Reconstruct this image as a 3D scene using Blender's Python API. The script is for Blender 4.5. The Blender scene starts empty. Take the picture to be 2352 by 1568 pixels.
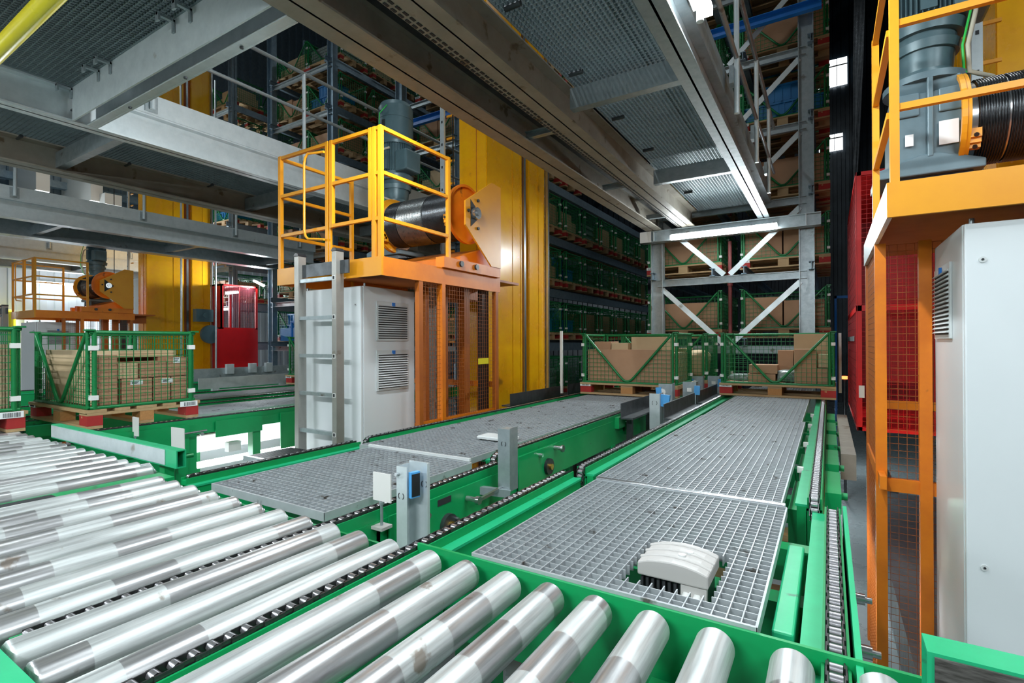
import bpy, math, random
from mathutils import Vector, Matrix
random.seed(7)
C = bpy.context.scene.collection
sc = bpy.context.scene
# ------------------------------------------------------------------ camera, world, exposure
CZ = 2.6                      # eye height above the hall floor; every z below is written relative to the eye
YAW, PIT, ROL = 0.554407, 0.00235998, -0.00428228
def cam_axes():
    cy, sy = math.cos(YAW), math.sin(YAW)
    r = Vector((cy, sy, 0)); f = Vector((-sy, cy, 0)); u = Vector((0, 0, 1))
    f2 = f*math.cos(PIT)+u*math.sin(PIT); u2 = -f*math.sin(PIT)+u*math.cos(PIT)
    r3 = r*math.cos(ROL)+u2*math.sin(ROL); u3 = -r*math.sin(ROL)+u2*math.cos(ROL)
    return r3, u3, f2
cr, cu, cf = cam_axes()
cd = bpy.data.cameras.new('camera'); cam = bpy.data.objects.new('camera', cd); C.objects.link(cam)
cam.matrix_world = Matrix(((cr.x, cu.x, -cf.x, 0), (cr.y, cu.y, -cf.y, 0), (cr.z, cu.z, -cf.z, CZ), (0, 0, 0, 1)))
cd.sensor_width = 36; cd.lens = 1174.77*36/2352; cd.clip_start = 0.02; cd.clip_end = 200
sc.camera = cam
W = bpy.data.worlds.new('hall_air'); sc.world = W; W.use_nodes = True
W.node_tree.nodes['Background'].inputs[0].default_value = (0.42, 0.76, 0.84, 1)
W.node_tree.nodes['Background'].inputs[1].default_value = 0.11
sc.view_settings.view_transform = 'Standard'; sc.view_settings.look = 'None'
sc.view_settings.exposure = 0.34; sc.view_settings.gamma = 1.0
sc.view_settings.use_curve_mapping = False
def area(name, loc, sx, sy, power, rot=(0, 0, 0), col=(0.90, 0.97, 1.0)):
    l = bpy.data.lights.new(name, 'AREA'); l.shape = 'RECTANGLE'; l.size = sx; l.size_y = sy
    l.energy = power; l.color = col
    o = bpy.data.objects.new(name, l); C.objects.link(o)
    o.location = (loc[0], loc[1], loc[2]+CZ); o.rotation_euler = rot
    return o

# ------------------------------------------------------------------ materials
MT = {}
def mat(name, c, rough=0.5, metal=0.0, c2=None, ns=6.0, nd=0.35, rv=0.1, bump=0.0, bs=60.0, emit=None, es=0, stretch=None, spec=0.5, alpha=None, dirt=None, dth=0.62, dsc=9.0):
    m = bpy.data.materials.new(name); m.use_nodes = True; MT[name] = m
    nt = m.node_tree; N = nt.nodes; L = nt.links; b = N['Principled BSDF']
    b.inputs['Roughness'].default_value = rough; b.inputs['Metallic'].default_value = metal
    b.inputs['Specular IOR Level'].default_value = spec
    b.inputs['Base Color'].default_value = (*c, 1)
    if emit:
        b.inputs['Emission Color'].default_value = (*emit, 1); b.inputs['Emission Strength'].default_value = es
    if alpha is not None: b.inputs['Alpha'].default_value = alpha
    if c2 or bump or dirt:
        tc = N.new('ShaderNodeTexCoord'); mp = N.new('ShaderNodeMapping'); L.new(tc.outputs['Object'], mp.inputs[0])
        if stretch: mp.inputs['Scale'].default_value = stretch
        src = None
        if c2:
            n = N.new('ShaderNodeTexNoise'); n.inputs['Scale'].default_value = ns; n.inputs['Detail'].default_value = 5; n.inputs['Roughness'].default_value = 0.65
            L.new(mp.outputs[0], n.inputs['Vector'])
            r = N.new('ShaderNodeMapRange'); r.inputs[1].default_value = 0.5-nd/2; r.inputs[2].default_value = 0.5+nd/2
            L.new(n.outputs['Fac'], r.inputs[0])
            x = N.new('ShaderNodeMix'); x.data_type = 'RGBA'; x.inputs[6].default_value = (*c, 1); x.inputs[7].default_value = (*c2, 1)
            L.new(r.outputs[0], x.inputs[0]); src = x.outputs[2]
            q = N.new('ShaderNodeMapRange'); q.inputs[3].default_value = max(0.03, rough-rv); q.inputs[4].default_value = min(1, rough+rv)
            L.new(n.outputs['Fac'], q.inputs[0]); L.new(q.outputs[0], b.inputs['Roughness'])
        if dirt:
            n2 = N.new('ShaderNodeTexNoise'); n2.inputs['Scale'].default_value = dsc; n2.inputs['Detail'].default_value = 8
            L.new(mp.outputs[0], n2.inputs['Vector'])
            r2 = N.new('ShaderNodeMapRange'); r2.inputs[1].default_value = dth; r2.inputs[2].default_value = dth+0.06
            L.new(n2.outputs['Fac'], r2.inputs[0])
            x2 = N.new('ShaderNodeMix'); x2.data_type = 'RGBA'; x2.inputs[6].default_value = (*c, 1); x2.inputs[7].default_value = (*dirt, 1)
            if src: L.new(src, x2.inputs[6])
            L.new(r2.outputs[0], x2.inputs[0]); src = x2.outputs[2]
        if src: L.new(src, b.inputs['Base Color'])
        if bump:
            n3 = N.new('ShaderNodeTexNoise'); n3.inputs['Scale'].default_value = bs; L.new(mp.outputs[0], n3.inputs['Vector'])
            bp = N.new('ShaderNodeBump'); bp.inputs['Strength'].default_value = bump; bp.inputs['Distance'].default_value = 0.01
            L.new(n3.outputs['Fac'], bp.inputs['Height']); L.new(bp.outputs[0], b.inputs['Normal'])
    return m
mat('galv', (0.42, 0.47, 0.49), 0.36, 0.55, (0.27, 0.32, 0.34), 14, 0.5, 0.12, dirt=(0.16, 0.15, 0.13), dth=0.66, dsc=5)
mat('galv_light', (0.66, 0.72, 0.74), 0.34, 0.35, (0.50, 0.56, 0.58), 9, 0.5, 0.1, dirt=(0.30, 0.28, 0.24), dth=0.7, dsc=4)
mat('galv_dusty', (0.34, 0.31, 0.26), 0.6, 0.2, (0.24, 0.22, 0.18), 5, 0.5, 0.1, dirt=(0.15, 0.11, 0.07), dth=0.64, dsc=6)
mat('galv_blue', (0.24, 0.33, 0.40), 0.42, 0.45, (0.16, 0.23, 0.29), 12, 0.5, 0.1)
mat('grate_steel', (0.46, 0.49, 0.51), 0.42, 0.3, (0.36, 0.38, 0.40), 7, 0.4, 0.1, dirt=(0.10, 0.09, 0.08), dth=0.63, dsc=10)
mat('grate_mid', (0.34, 0.41, 0.43), 0.45, 0.35, (0.25, 0.31, 0.33), 4, 0.5, 0.1)  # walkway grating by the tube lamp, lighter colour for its light
mat('grate_shaded', (0.20, 0.26, 0.27), 0.5, 0.4, (0.13, 0.17, 0.18), 4, 0.5, 0.1)  # same walkway grating out of the lamplight, shade put into the colour
mat('dark_steel', (0.10, 0.11, 0.12), 0.4, 0.6, (0.05, 0.055, 0.06), 10, 0.5, 0.1)
mat('alu', (0.40, 0.39, 0.36), 0.4, 0.5, (0.30, 0.29, 0.27), 4, 0.5, 0.08, dirt=(0.2, 0.17, 0.13), dth=0.7, dsc=6)
mat('brushed', (0.60, 0.62, 0.64), 0.22, 0.9, (0.45, 0.47, 0.48), 3, 0.4, 0.08, stretch=(1, 1, 0.3))
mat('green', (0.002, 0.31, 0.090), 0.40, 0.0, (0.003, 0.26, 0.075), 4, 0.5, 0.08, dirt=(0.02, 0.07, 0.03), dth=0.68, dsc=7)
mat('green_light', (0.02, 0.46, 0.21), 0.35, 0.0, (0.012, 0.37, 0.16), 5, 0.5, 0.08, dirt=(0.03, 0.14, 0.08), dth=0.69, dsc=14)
mat('wire_green', (0.006, 0.20, 0.055), 0.35, 0.1, (0.004, 0.15, 0.04), 9, 0.4)
mat('yellow', (0.90, 0.48, 0.005), 0.26, 0.0, (0.80, 0.33, 0.003), 2.2, 0.5, 0.1, dirt=(0.34, 0.15, 0.01), dth=0.70, dsc=2.2)
mat('orange', (0.84, 0.235, 0.006), 0.42, 0.0, (0.66, 0.15, 0.006), 3.5, 0.45, 0.1, dirt=(0.22, 0.07, 0.01), dth=0.69, dsc=6)
mat('orange_dark', (0.52, 0.14, 0.012), 0.5, 0.0, (0.36, 0.08, 0.01), 3, 0.5, 0.1)
mat('amber', (0.80, 0.34, 0.010), 0.38, 0.0, (0.70, 0.26, 0.007), 2, 0.5, 0.08, dirt=(0.40, 0.20, 0.05), dth=0.72, dsc=5)
mat('mesh_orange', (0.34, 0.09, 0.010), 0.5, 0.0, (0.30, 0.08, 0.01), 20, 0.5)
mat('red', (0.72, 0.006, 0.008), 0.4, 0.0, (0.60, 0.004, 0.006), 5, 0.5, 0.06)
mat('red_dark', (0.45, 0.006, 0.012), 0.45, 0.0, (0.32, 0.004, 0.008), 5, 0.5)
mat('scraped', (0.22, 0.20, 0.19), 0.5, 0.4, (0.05, 0.045, 0.04), 12, 0.35, 0.1, stretch=(1, 1, 7), dirt=(0.02, 0.22, 0.10), dth=0.66, dsc=5)
mat('white_paint', (0.74, 0.77, 0.79), 0.3, 0.0, (0.70, 0.73, 0.75), 1.5, 0.6, 0.05)
mat('vent_grey', (0.62, 0.64, 0.64), 0.45)
mat('slot_dark', (0.02, 0.022, 0.025), 0.7)
mat('black', (0.012, 0.013, 0.015), 0.35, 0.0, (0.02, 0.022, 0.025), 20, 0.5)
mat('rope', (0.030, 0.033, 0.036), 0.24, 0.75, (0.06, 0.065, 0.07), 30, 0.4, 0.08)
mat('rope_worn', (0.20, 0.21, 0.21), 0.26, 0.85, (0.11, 0.12, 0.12), 20, 0.4, 0.08)
mat('chain', (0.13, 0.13, 0.135), 0.3, 0.85, (0.07, 0.07, 0.07), 30, 0.5)
mat('chain_bright', (0.45, 0.44, 0.46), 0.25, 0.85)
mat('motor_grey', (0.085, 0.145, 0.165), 0.38, 0.1, (0.06, 0.11, 0.13), 8, 0.5, 0.08)
mat('motor_pale', (0.13, 0.20, 0.235), 0.42, 0.1, (0.10, 0.16, 0.19), 8, 0.5, 0.08)
mat('drive_grey', (0.46, 0.44, 0.43), 0.5, 0.0, (0.46, 0.44, 0.42), 6, 0.5)
mat('blue', (0.01, 0.20, 0.66), 0.35, 0.0, (0.008, 0.14, 0.50), 4, 0.5)
mat('crate_blue', (0.012, 0.20, 0.50), 0.4, 0.0, (0.01, 0.15, 0.4), 6, 0.5)
mat('sensor_blue', (0.08, 0.36, 0.75), 0.4)
mat('card', (0.46, 0.265, 0.155), 0.8, 0.0, (0.39, 0.22, 0.125), 4, 0.5, 0.05)
mat('card_light', (0.58, 0.43, 0.26), 0.8, 0.0, (0.50, 0.36, 0.21), 4, 0.5, 0.05)
mat('card_edge', (0.62, 0.50, 0.33), 0.85, 0.0, (0.40, 0.30, 0.18), 60, 0.3, 0.05, stretch=(1, 1, 0.02))
mat('wood', (0.48, 0.33, 0.17), 0.75, 0.0, (0.34, 0.21, 0.10), 9, 0.5, 0.05, stretch=(0.3, 2, 3))
mat('wood_dark', (0.30, 0.19, 0.10), 0.8, 0.0, (0.20, 0.12, 0.06), 9, 0.5)
mat('block_red', (0.40, 0.022, 0.018), 0.75, 0.0, (0.34, 0.018, 0.018), 16, 0.4, 0.05, dirt=(0.5, 0.3, 0.14), dth=0.66, dsc=14)
mat('chip', (0.50, 0.24, 0.08), 0.85, 0.0, (0.36, 0.17, 0.06), 60, 0.5)
mat('paper', (0.82, 0.84, 0.85), 0.6)
mat('ink', (0.03, 0.03, 0.035), 0.6)
mat('film', (0.34, 0.40, 0.38), 0.25, 0.1, (0.16, 0.20, 0.19), 30, 0.4, 0.1, bump=0.8, bs=40)
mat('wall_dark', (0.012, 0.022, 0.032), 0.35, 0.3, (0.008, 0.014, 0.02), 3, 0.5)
mat('wall_white', (0.66, 0.71, 0.76), 0.45, 0.1, (0.58, 0.63, 0.68), 2, 0.5)
mat('wall_plain', (0.25, 0.28, 0.30), 0.7)
mat('floor', (0.20, 0.24, 0.25), 0.28, 0.0, (0.15, 0.18, 0.19), 3, 0.5, 0.08, spec=0.6)
mat('tube_light', (1, 1, 1), 0.4, emit=(0.88, 0.97, 1.0), es=22)
mat('skylight', (1, 1, 1), 0.4, emit=(0.92, 0.97, 1.0), es=3.0)
mat('lamp_orange', (1, .2, .05), 0.4, emit=(1, .15, .04), es=4)
mat('plastic_white', (0.78, 0.78, 0.76), 0.4)
mat('brass', (0.62, 0.40, 0.08), 0.25, 0.9)
mat('yellow_tag', (0.85, 0.72, 0.02), 0.4)
mat('yellow_pipe', (0.86, 0.74, 0.02), 0.3, 0.0, (0.78, 0.64, 0.02), 3, 0.5)
mat('cable_green', (0.02, 0.45, 0.06), 0.4)
mat('cable_beige', (0.45, 0.42, 0.33), 0.5)
mat('red_pipe', (0.22, 0.045, 0.045), 0.5)
mat('reflector', (0.72, 0.70, 0.68), 0.5)
mat('window_pane', (0.10, 0.02, 0.03), 0.15, 0.0, alpha=0.35)
mat('worn_green', (0.03, 0.50, 0.22), 0.4, 0.1, (0.42, 0.44, 0.44), 3, 0.12, 0.1, stretch=(1, 1, 6))
# polished conveyor roller: matte and polished bands along its axis, different on each roller
def roller_mat():
    m = bpy.data.materials.new('roller_steel'); m.use_nodes = True; nt = m.node_tree; N = nt.nodes; L = nt.links
    b = N['Principled BSDF']; tc = N.new('ShaderNodeTexCoord'); oi = N.new('ShaderNodeObjectInfo')
    sp = N.new('ShaderNodeSeparateXYZ'); L.new(tc.outputs['Object'], sp.inputs[0])
    def mth(op, a, bv):
        n = N.new('ShaderNodeMath'); n.operation = op
        for i, s in enumerate((a, bv)):
            if s is None: continue
            if hasattr(s, 'links'): L.new(s, n.inputs[i])
            else: n.inputs[i].default_value = s
        return n.outputs[0]
    sh = mth('ADD', mth('MULTIPLY', sp.outputs[1], 6.2), mth('MULTIPLY', oi.outputs['Random'], 37.0))
    wn = N.new('ShaderNodeTexWhiteNoise'); wn.noise_dimensions = '1D'; L.new(mth('FLOOR', sh, None), wn.inputs['W'])
    band = mth('GREATER_THAN', wn.outputs['Value'], 0.55)
    n = N.new('ShaderNodeTexNoise'); n.inputs['Scale'].default_value = 9; n.inputs['Detail'].default_value = 8
    mp = N.new('ShaderNodeMapping'); L.new(tc.outputs['Object'], mp.inputs[0]); 
    cmb = N.new('ShaderNodeCombineXYZ'); L.new(mth('MULTIPLY', oi.outputs['Random'], 50.0), cmb.inputs[0]); L.new(cmb.outputs[0], mp.inputs['Location'])
    L.new(mp.outputs[0], n.inputs['Vector'])
    x = N.new('ShaderNodeMix'); x.data_type = 'RGBA'; x.inputs[6].default_value = (0.70, 0.73, 0.73, 1); x.inputs[7].default_value = (0.60, 0.60, 0.61, 1)
    L.new(band, x.inputs[0])
    r = N.new('ShaderNodeMapRange'); r.inputs[1].default_value = 0.66; r.inputs[2].default_value = 0.70; r.inputs[4].default_value = 0.7; L.new(n.outputs['Fac'], r.inputs[0])
    y = N.new('ShaderNodeMix'); y.data_type = 'RGBA'; y.inputs[7].default_value = (0.22, 0.16, 0.11, 1)
    mp2 = N.new('ShaderNodeMapping'); mp2.inputs['Scale'].default_value = (70, 3, 70); L.new(tc.outputs['Object'], mp2.inputs[0]); L.new(cmb.outputs[0], mp2.inputs['Location'])
    n4 = N.new('ShaderNodeTexNoise'); n4.inputs['Scale'].default_value = 1; n4.inputs['Detail'].default_value = 4; L.new(mp2.outputs[0], n4.inputs['Vector'])
    r4 = N.new('ShaderNodeMapRange'); r4.inputs[1].default_value = .35; r4.inputs[2].default_value = .65; r4.inputs[3].default_value = .62; r4.inputs[4].default_value = 1.08; L.new(n4.outputs['Fac'], r4.inputs[0])
    sc4 = N.new('ShaderNodeVectorMath'); sc4.operation = 'SCALE'; L.new(x.outputs[2], sc4.inputs[0]); L.new(r4.outputs[0], sc4.inputs['Scale'])
    L.new(sc4.outputs[0], y.inputs[6]); L.new(r.outputs[0], y.inputs[0]); L.new(y.outputs[2], b.inputs['Base Color'])
    q = N.new('ShaderNodeMapRange'); q.inputs[3].default_value = 0.44; q.inputs[4].default_value = 0.33; L.new(band, q.inputs[0])
    nz = mth('ADD', q.outputs[0], mth('MULTIPLY', mth('SUBTRACT', n.outputs['Fac'], 0.5), 0.12)); L.new(nz, b.inputs['Roughness'])
    q2 = N.new('ShaderNodeMapRange'); q2.inputs[3].default_value = 0.62; q2.inputs[4].default_value = 0.78; L.new(band, q2.inputs[0]); L.new(q2.outputs[0], b.inputs['Metallic'])
    MT['roller_steel'] = m
roller_mat()

# ------------------------------------------------------------------ mesh building
class MB:
    def __init__(s): s.v = []; s.f = []; s.sm = []; s.mi = []; s.m = 0
    def add(s, vs, fs, smooth=False):
        k = len(s.v); s.v += [tuple(p) for p in vs]
        for f in fs: s.f.append(tuple(i+k for i in f)); s.sm.append(smooth); s.mi.append(s.m)
        return s
    def box(s, x0, x1, y0, y1, z0, z1):
        return s.add([(x0,y0,z0),(x1,y0,z0),(x1,y1,z0),(x0,y1,z0),(x0,y0,z1),(x1,y0,z1),(x1,y1,z1),(x0,y1,z1)],
              [(0,3,2,1),(4,5,6,7),(0,1,5,4),(1,2,6,5),(2,3,7,6),(3,0,4,7)])
    def bx(s, c, d): return s.box(c[0]-d[0]/2, c[0]+d[0]/2, c[1]-d[1]/2, c[1]+d[1]/2, c[2]-d[2]/2, c[2]+d[2]/2)
    def frame(s, p, q, up):
        p = Vector(p); q = Vector(q); d = (q-p).normalized(); up = Vector(up)
        if abs(d.dot(up)) > 0.98: up = Vector((0, 1, 0)) if abs(d.z) > .9 else Vector((0, 0, 1))
        a = d.cross(up).normalized(); b = a.cross(d).normalized(); return p, q, a, b
    def bar(s, p, q, w, h, up=(0, 0, 1)):
        p, q, a, b = s.frame(p, q, up); a = a*w/2; b = b*h/2
        vs = [p-a-b, p+a-b, p+a+b, p-a+b, q-a-b, q+a-b, q+a+b, q-a+b]
        return s.add(vs, [(0,1,2,3),(4,7,6,5),(0,4,5,1),(1,5,6,2),(2,6,7,3),(3,7,4,0)])
    def cyl(s, p, q, r, n=12, r2=None, caps=True):
        p, q, a, b = s.frame(p, q, (0, 0, 1)); r2 = r if r2 is None else r2
        vs = []
        for c, rr in ((p, r), (q, r2)):
            for i in range(n):
                t = 2*math.pi*i/n; vs.append(c+a*math.cos(t)*rr+b*math.sin(t)*rr)
        s.add(vs, [(i, (i+1) % n, n+(i+1) % n, n+i) for i in range(n)], True)
        if caps: s.add(vs, [tuple(range(n-1, -1, -1)), tuple(range(n, 2*n))])
        return s
    def ring(s, p, q, r, ri, n=24):          # annulus with thickness
        p, q, a, b = s.frame(p, q, (0, 0, 1)); vs = []
        for c in (p, q):
            for rr in (r, ri):
                for i in range(n):
                    t = 2*math.pi*i/n; vs.append(c+a*math.cos(t)*rr+b*math.sin(t)*rr)
        fs = []
        for i in range(n):
            j = (i+1) % n
            fs += [(i, j, 2*n+j, 2*n+i), (n+j, n+i, 3*n+i, 3*n+j), (j, i, n+i, n+j), (2*n+i, 2*n+j, 3*n+j, 3*n+i)]
        return s.add(vs, fs, False)
    def tube(s, pts, r, n=8):
        P = [Vector(p) for p in pts]; vs = []; m = len(P)
        d0 = (P[1]-P[0]).normalized(); up = Vector((0, 0, 1)) if abs(d0.z) < .9 else Vector((1, 0, 0))
        a = d0.cross(up).normalized()
        for i, p in enumerate(P):
            d = ((P[min(i+1, m-1)]-p).normalized()+(p-P[max(i-1, 0)]).normalized())
            d = d.normalized() if d.length > 1e-6 else d0
            a = (a-d*a.dot(d)).normalized(); b = a.cross(d)
            for k in range(n):
                t = 2*math.pi*k/n; vs.append(p+a*math.cos(t)*r+b*math.sin(t)*r)
        fs = [(i*n+k, i*n+(k+1) % n, (i+1)*n+(k+1) % n, (i+1)*n+k) for i in range(m-1) for k in range(n)]
        s.add(vs, fs, True); return s.add(vs, [tuple(range(n-1, -1, -1)), tuple(range((m-1)*n, m*n))])
    def prism(s, poly, off):
        P = [Vector(p) for p in poly]; o = Vector(off); n = len(P)
        return s.add(P+[p+o for p in P], [tuple(range(n-1, -1, -1)), tuple(range(n, 2*n))]+[(i, (i+1) % n, n+(i+1) % n, n+i) for i in range(n)])
    def ib(s, p, q, h, w, t=0.012, up=(0, 0, 1)):   # I section, p..q is the middle line
        p, q, a, b = s.frame(p, q, up)
        s.bar(p, q, t, h, b)
        for k in (-1, 1): s.bar(p+b*k*(h/2-t/2), q+b*k*(h/2-t/2), w, t, b)
        return s
    def chan(s, p, q, h, w, side, t=0.008, up=(0, 0, 1)):  # C section, open towards +side
        p, q, a, b = s.frame(p, q, up); sd = Vector(side)
        s.bar(p, q, t, h, b)
        for k in (-1, 1): s.bar(p+b*k*(h/2-t/2)+sd*w/2, q+b*k*(h/2-t/2)+sd*w/2, w, t, b)
        return s
ORG = {}
def link(o): C.objects.link(o); return o
def part(name, mb, mats, parent=None, label=None, stuff=False, off=(0, 0, 0), bevel=0):
    org = ORG.get(parent.name, (0, 0, 0)) if parent else off
    me = bpy.data.meshes.new(name); me.from_pydata([(x-org[0], y-org[1], z-org[2]) for x, y, z in mb.v], [], mb.f)
    me.polygons.foreach_set('use_smooth', mb.sm); me.polygons.foreach_set('material_index', mb.mi)
    for mm in ([mats] if isinstance(mats, str) else mats): me.materials.append(MT[mm])
    me.update(); o = link(bpy.data.objects.new(name, me))
    if parent: o.parent = parent; ORG[o.name] = org
    if label: o['label'] = label
    if stuff: o['kind'] = 'stuff'
    if bevel:
        bv = o.modifiers.new('bevel', 'BEVEL'); bv.width = bevel; bv.segments = 2; bv.limit_method = 'ANGLE'
    return o
def setp(o, label, cat, group=None):
    o['label'] = label; o['category'] = cat
    if group: o['group'] = group
    return o
def thing(name, label, cat, loc=(0, 0, 0), group=None):
    o = link(bpy.data.objects.new(name, None)); o.empty_display_size = 0.1
    o.location = (loc[0], loc[1], loc[2]+CZ); ORG[o.name] = loc
    return setp(o, label, cat, group)
def one(name, mb, mats, label, cat, loc=(0, 0, 0), group=None, bevel=0):
    o = part(name, mb, mats, off=loc, bevel=bevel); o.location = (loc[0], loc[1], loc[2]+CZ)
    return setp(o, label, cat, group)
def struct(name, mb, mats):
    o = part(name, mb, mats); o.location = (0, 0, CZ); o['kind'] = 'structure'; return o
def dup(o, loc=None, label=None, group=None, cat=None, rz=None, parent=None, mats=None):
    c = o.copy(); link(c)
    if parent: c.parent = parent
    if loc is not None: c.location = (loc[0], loc[1], loc[2]+CZ)
    if rz is not None: c.rotation_euler = (0, 0, rz)
    if label: c['label'] = label
    if group: c['group'] = group
    for ch in o.children: dup(ch, parent=c)
    return c

# ------------------------------------------------------------------ the hall
struct('floor', MB().box(-22, 7, -7, 27, -CZ-0.2, -CZ), 'floor')
def corrug(x0, x1, y, z0, z1, pitch, d, axis='x', flip=1):
    b = MB(); n = int((x1-x0)/pitch); prof = []
    for i in range(n):
        a = x0+i*pitch; prof += [(a, 0), (a+pitch*.45, 0), (a+pitch*.5, d), (a+pitch*.95, d)]
    prof.append((x1, 0)); vs = []
    for z in (z0, z1):
        for a, e in prof: vs.append((a, y+e*flip, z) if axis == 'x' else (y+e*flip, a, z))
    m = len(prof); b.add(vs, [(i, i+1, m+i+1, m+i) for i in range(m-1)])
    bk = y-0.15*flip if flip > 0 else y+0.15
    if axis == 'x': b.box(x0, x1, min(y-.01*flip, y-.2*flip), max(y-.01*flip, y-.2*flip), z0, z1)
    else: b.box(min(y-.01*flip, y-.2*flip), max(y-.01*flip, y-.2*flip), x0, x1, z0, z1)
    return b
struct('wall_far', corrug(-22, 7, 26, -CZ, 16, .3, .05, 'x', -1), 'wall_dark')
struct('wall_left', corrug(-7, 27, -19.5, -CZ, 3.9, .34, .05, 'y', 1), 'wall_white')
struct('wall_left_upper', corrug(-7, 27, -19.55, 3.9, 16, .34, .05, 'y', 1), 'galv_blue')
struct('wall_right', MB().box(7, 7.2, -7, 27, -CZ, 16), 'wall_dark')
struct('wall_back', MB().box(-22, 7, -7.2, -7, -CZ, 16), 'wall_plain')
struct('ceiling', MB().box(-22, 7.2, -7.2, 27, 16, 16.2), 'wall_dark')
for i, (xa, xb, za, zb) in enumerate(((-.35, .72, 10.9, 12.05), (-.35, .55, 8.15, 8.85))):
    w = MB().box(xa, xb, 25.86, 25.9, za, zb); o = struct('window_%d' % (i+1), w, 'skylight')
    g = MB(); 
    for t in (.33, .66): g.box(xa+(xb-xa)*t-.012, xa+(xb-xa)*t+.012, 25.83, 25.86, za, zb)
    g.box(xa, xb, 25.83, 25.86, za+(zb-za)*.72, za+(zb-za)*.72+.05)
    ORG[o.name] = (0, 0, 0); part('window_frame', g, 'black', o)

# ------------------------------------------------------------------ conveyors
def chain_mesh(x, y0, y1, z, pitch=0.040, bright=False, wrap0=False, w=0.036):
    b = MB(); n = int((y1-y0)/pitch)
    pts = [(y0+i*pitch, z) for i in range(n+1)]
    if wrap0:                                # chain turns down round the sprocket at its near end
        R = 0.05; pts = [(y0-R*math.sin(t), z-R+R*math.cos(t)) for t in [k*.5 for k in range(6, 0, -1)]]+pts
    for i in range(len(pts)-1):
        (ya, za), (yb, zb) = pts[i], pts[i+1]; o = w/2-(.003 if i % 2 else 0)
        b.m = 0
        for s in (-1, 1): b.bar((x+s*o, ya-.008, za-.014), (x+s*o, yb+.008, zb-.014), .003, .022)
        b.m = 1; b.cyl((x-w/2+.006, ya, za-.013), (x+w/2-.006, ya, za-.013), .012, 8, caps=False)
    return b
ZD = -0.655                                  # top of the conveyor chains
def rail_mesh(x, y0, y1, side, deep=.28, lip=.045, ZD=ZD):
    b = MB(); b.m = 0
    b.box(x-.022, x+.022, y0, y1, ZD-.05, ZD-.026)
    for s in (-1, 1): b.box(x+s*.024-.003, x+s*.024+.003, y0, y1, ZD-.07, ZD-.014)
    b.m = 1
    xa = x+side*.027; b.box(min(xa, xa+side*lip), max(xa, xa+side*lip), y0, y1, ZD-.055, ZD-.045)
    b.m = 0
    xw = xa+side*(lip-.006); b.box(min(xa, xw), max(xa, xw), y0, y1, ZD-deep, ZD-.055)
    b.box(x-.03, x+.03, y0, y1, ZD-deep, ZD-.06)
    return b
def lane(name, label, xl, xr, y0, y1, wl=True, wr=True, legs=(), cross=(), group=None, dz=0, deep=.28, yl0=None):
    t = thing(name, label, 'conveyor', ((xl+xr)/2, y0, -CZ), group)
    for x, sd in ((xl, 1), (xr, -1)):
        ys = yl0 if (yl0 and x == xl) else y0
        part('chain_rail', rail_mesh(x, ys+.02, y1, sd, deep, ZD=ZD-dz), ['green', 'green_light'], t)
        part('drive_chain', chain_mesh(x, ys+.05, y1, ZD-dz, wrap0=wl), ['chain', 'chain_bright'], t)
    for yc in cross: part('cross_member', MB().box(xl+.06, xr-.06, yc-.04, yc+.04, ZD-.24, ZD-.12), 'green', t)
    for yl in legs:
        for x in (xl, xr): part('leg', MB().box(x-.04, x+.04, yl-.04, yl+.04, -CZ, ZD-deep+.01), 'green', t)
    return t
def grating_mesh(x0, x1, y0, y1, z, px=.034, py=.034, h=.03, t=.003, hole=None):
    b = MB(); n = max(1, round((x1-x0)/px)); m = max(1, round((y1-y0)/py))
    def cut(lo, hi, fixed, axis):
        if not hole: return [(lo, hi)]
        hx0, hx1, hy0, hy1 = hole
        if axis == 'y' and hx0 < fixed < hx1: return [(lo, hy0), (hy1, hi)]
        if axis == 'x' and hy0 < fixed < hy1: return [(lo, hx0), (hx1, hi)]
        return [(lo, hi)]
    for i in range(n+1):
        x = x0+(x1-x0)*i/n
        for a, c in cut(y0, y1, x, 'y'): b.box(x-t/2, x+t/2, a, c, z-h, z)
    for j in range(m+1):
        y = y0+(y1-y0)*j/m
        for a, c in cut(x0, x1, y, 'x'): b.box(a, c, y-t/2, y+t/2, z-h, z-.002)
    for x in (x0, x1): b.box(x-.003, x+.003, y0, y1, z-h-.004, z+.001)
    for y in (y0, y1): b.box(x0, x1, y-.004, y+.004, z-h-.004, z+.002)
    return b
# right lane, near transfer and main conveyor
t = lane('chain_conveyor', 'green chain transfer with two black chains among the near rollers at the right', -1.19, .01, .38, 2.50, wl=False, dz=.02, legs=(1.6, 2.4), cross=(1.75, 2.2))
b = MB(); b.box(-.125, -.075, 1.42, 2.05, ZD-.22, ZD-.06); part('chain_cover', b, 'green_light', t, bevel=.006)
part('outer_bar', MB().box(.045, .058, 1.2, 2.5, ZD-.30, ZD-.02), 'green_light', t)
b = MB(); b.box(.06, .075, 1.25, 2.2, ZD-.42, ZD-.30)
for y in (1.45, 1.75, 2.1): b.cyl((.06, y, ZD-.22), (.10, y, ZD-.22), .018, 6); b.cyl((.10, y, ZD-.22), (.12, y, ZD-.22), .010, 6)
part('bolt_row', b, 'brushed', t)
b = MB(); b.box(-1.12, -1.07, 1.5, 2.45, ZD-.19, ZD-.13); part('cable_cover', b, 'green_light', t)
b = MB(); b.cyl((-.13, 1.62, ZD-.26), (-.03, 1.62, ZD-.26), .035, 16); part('drive_shaft', b, 'brass', t)
b = MB(); b.cyl((-.16, 1.72, ZD-.3), (.0, 1.72, ZD-.3), .045, 16); part('torque_tube', b, 'blue', t)
b = MB(); b.bx((-.12, 1.45, ZD-.33), (.12, .22, .2))
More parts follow.
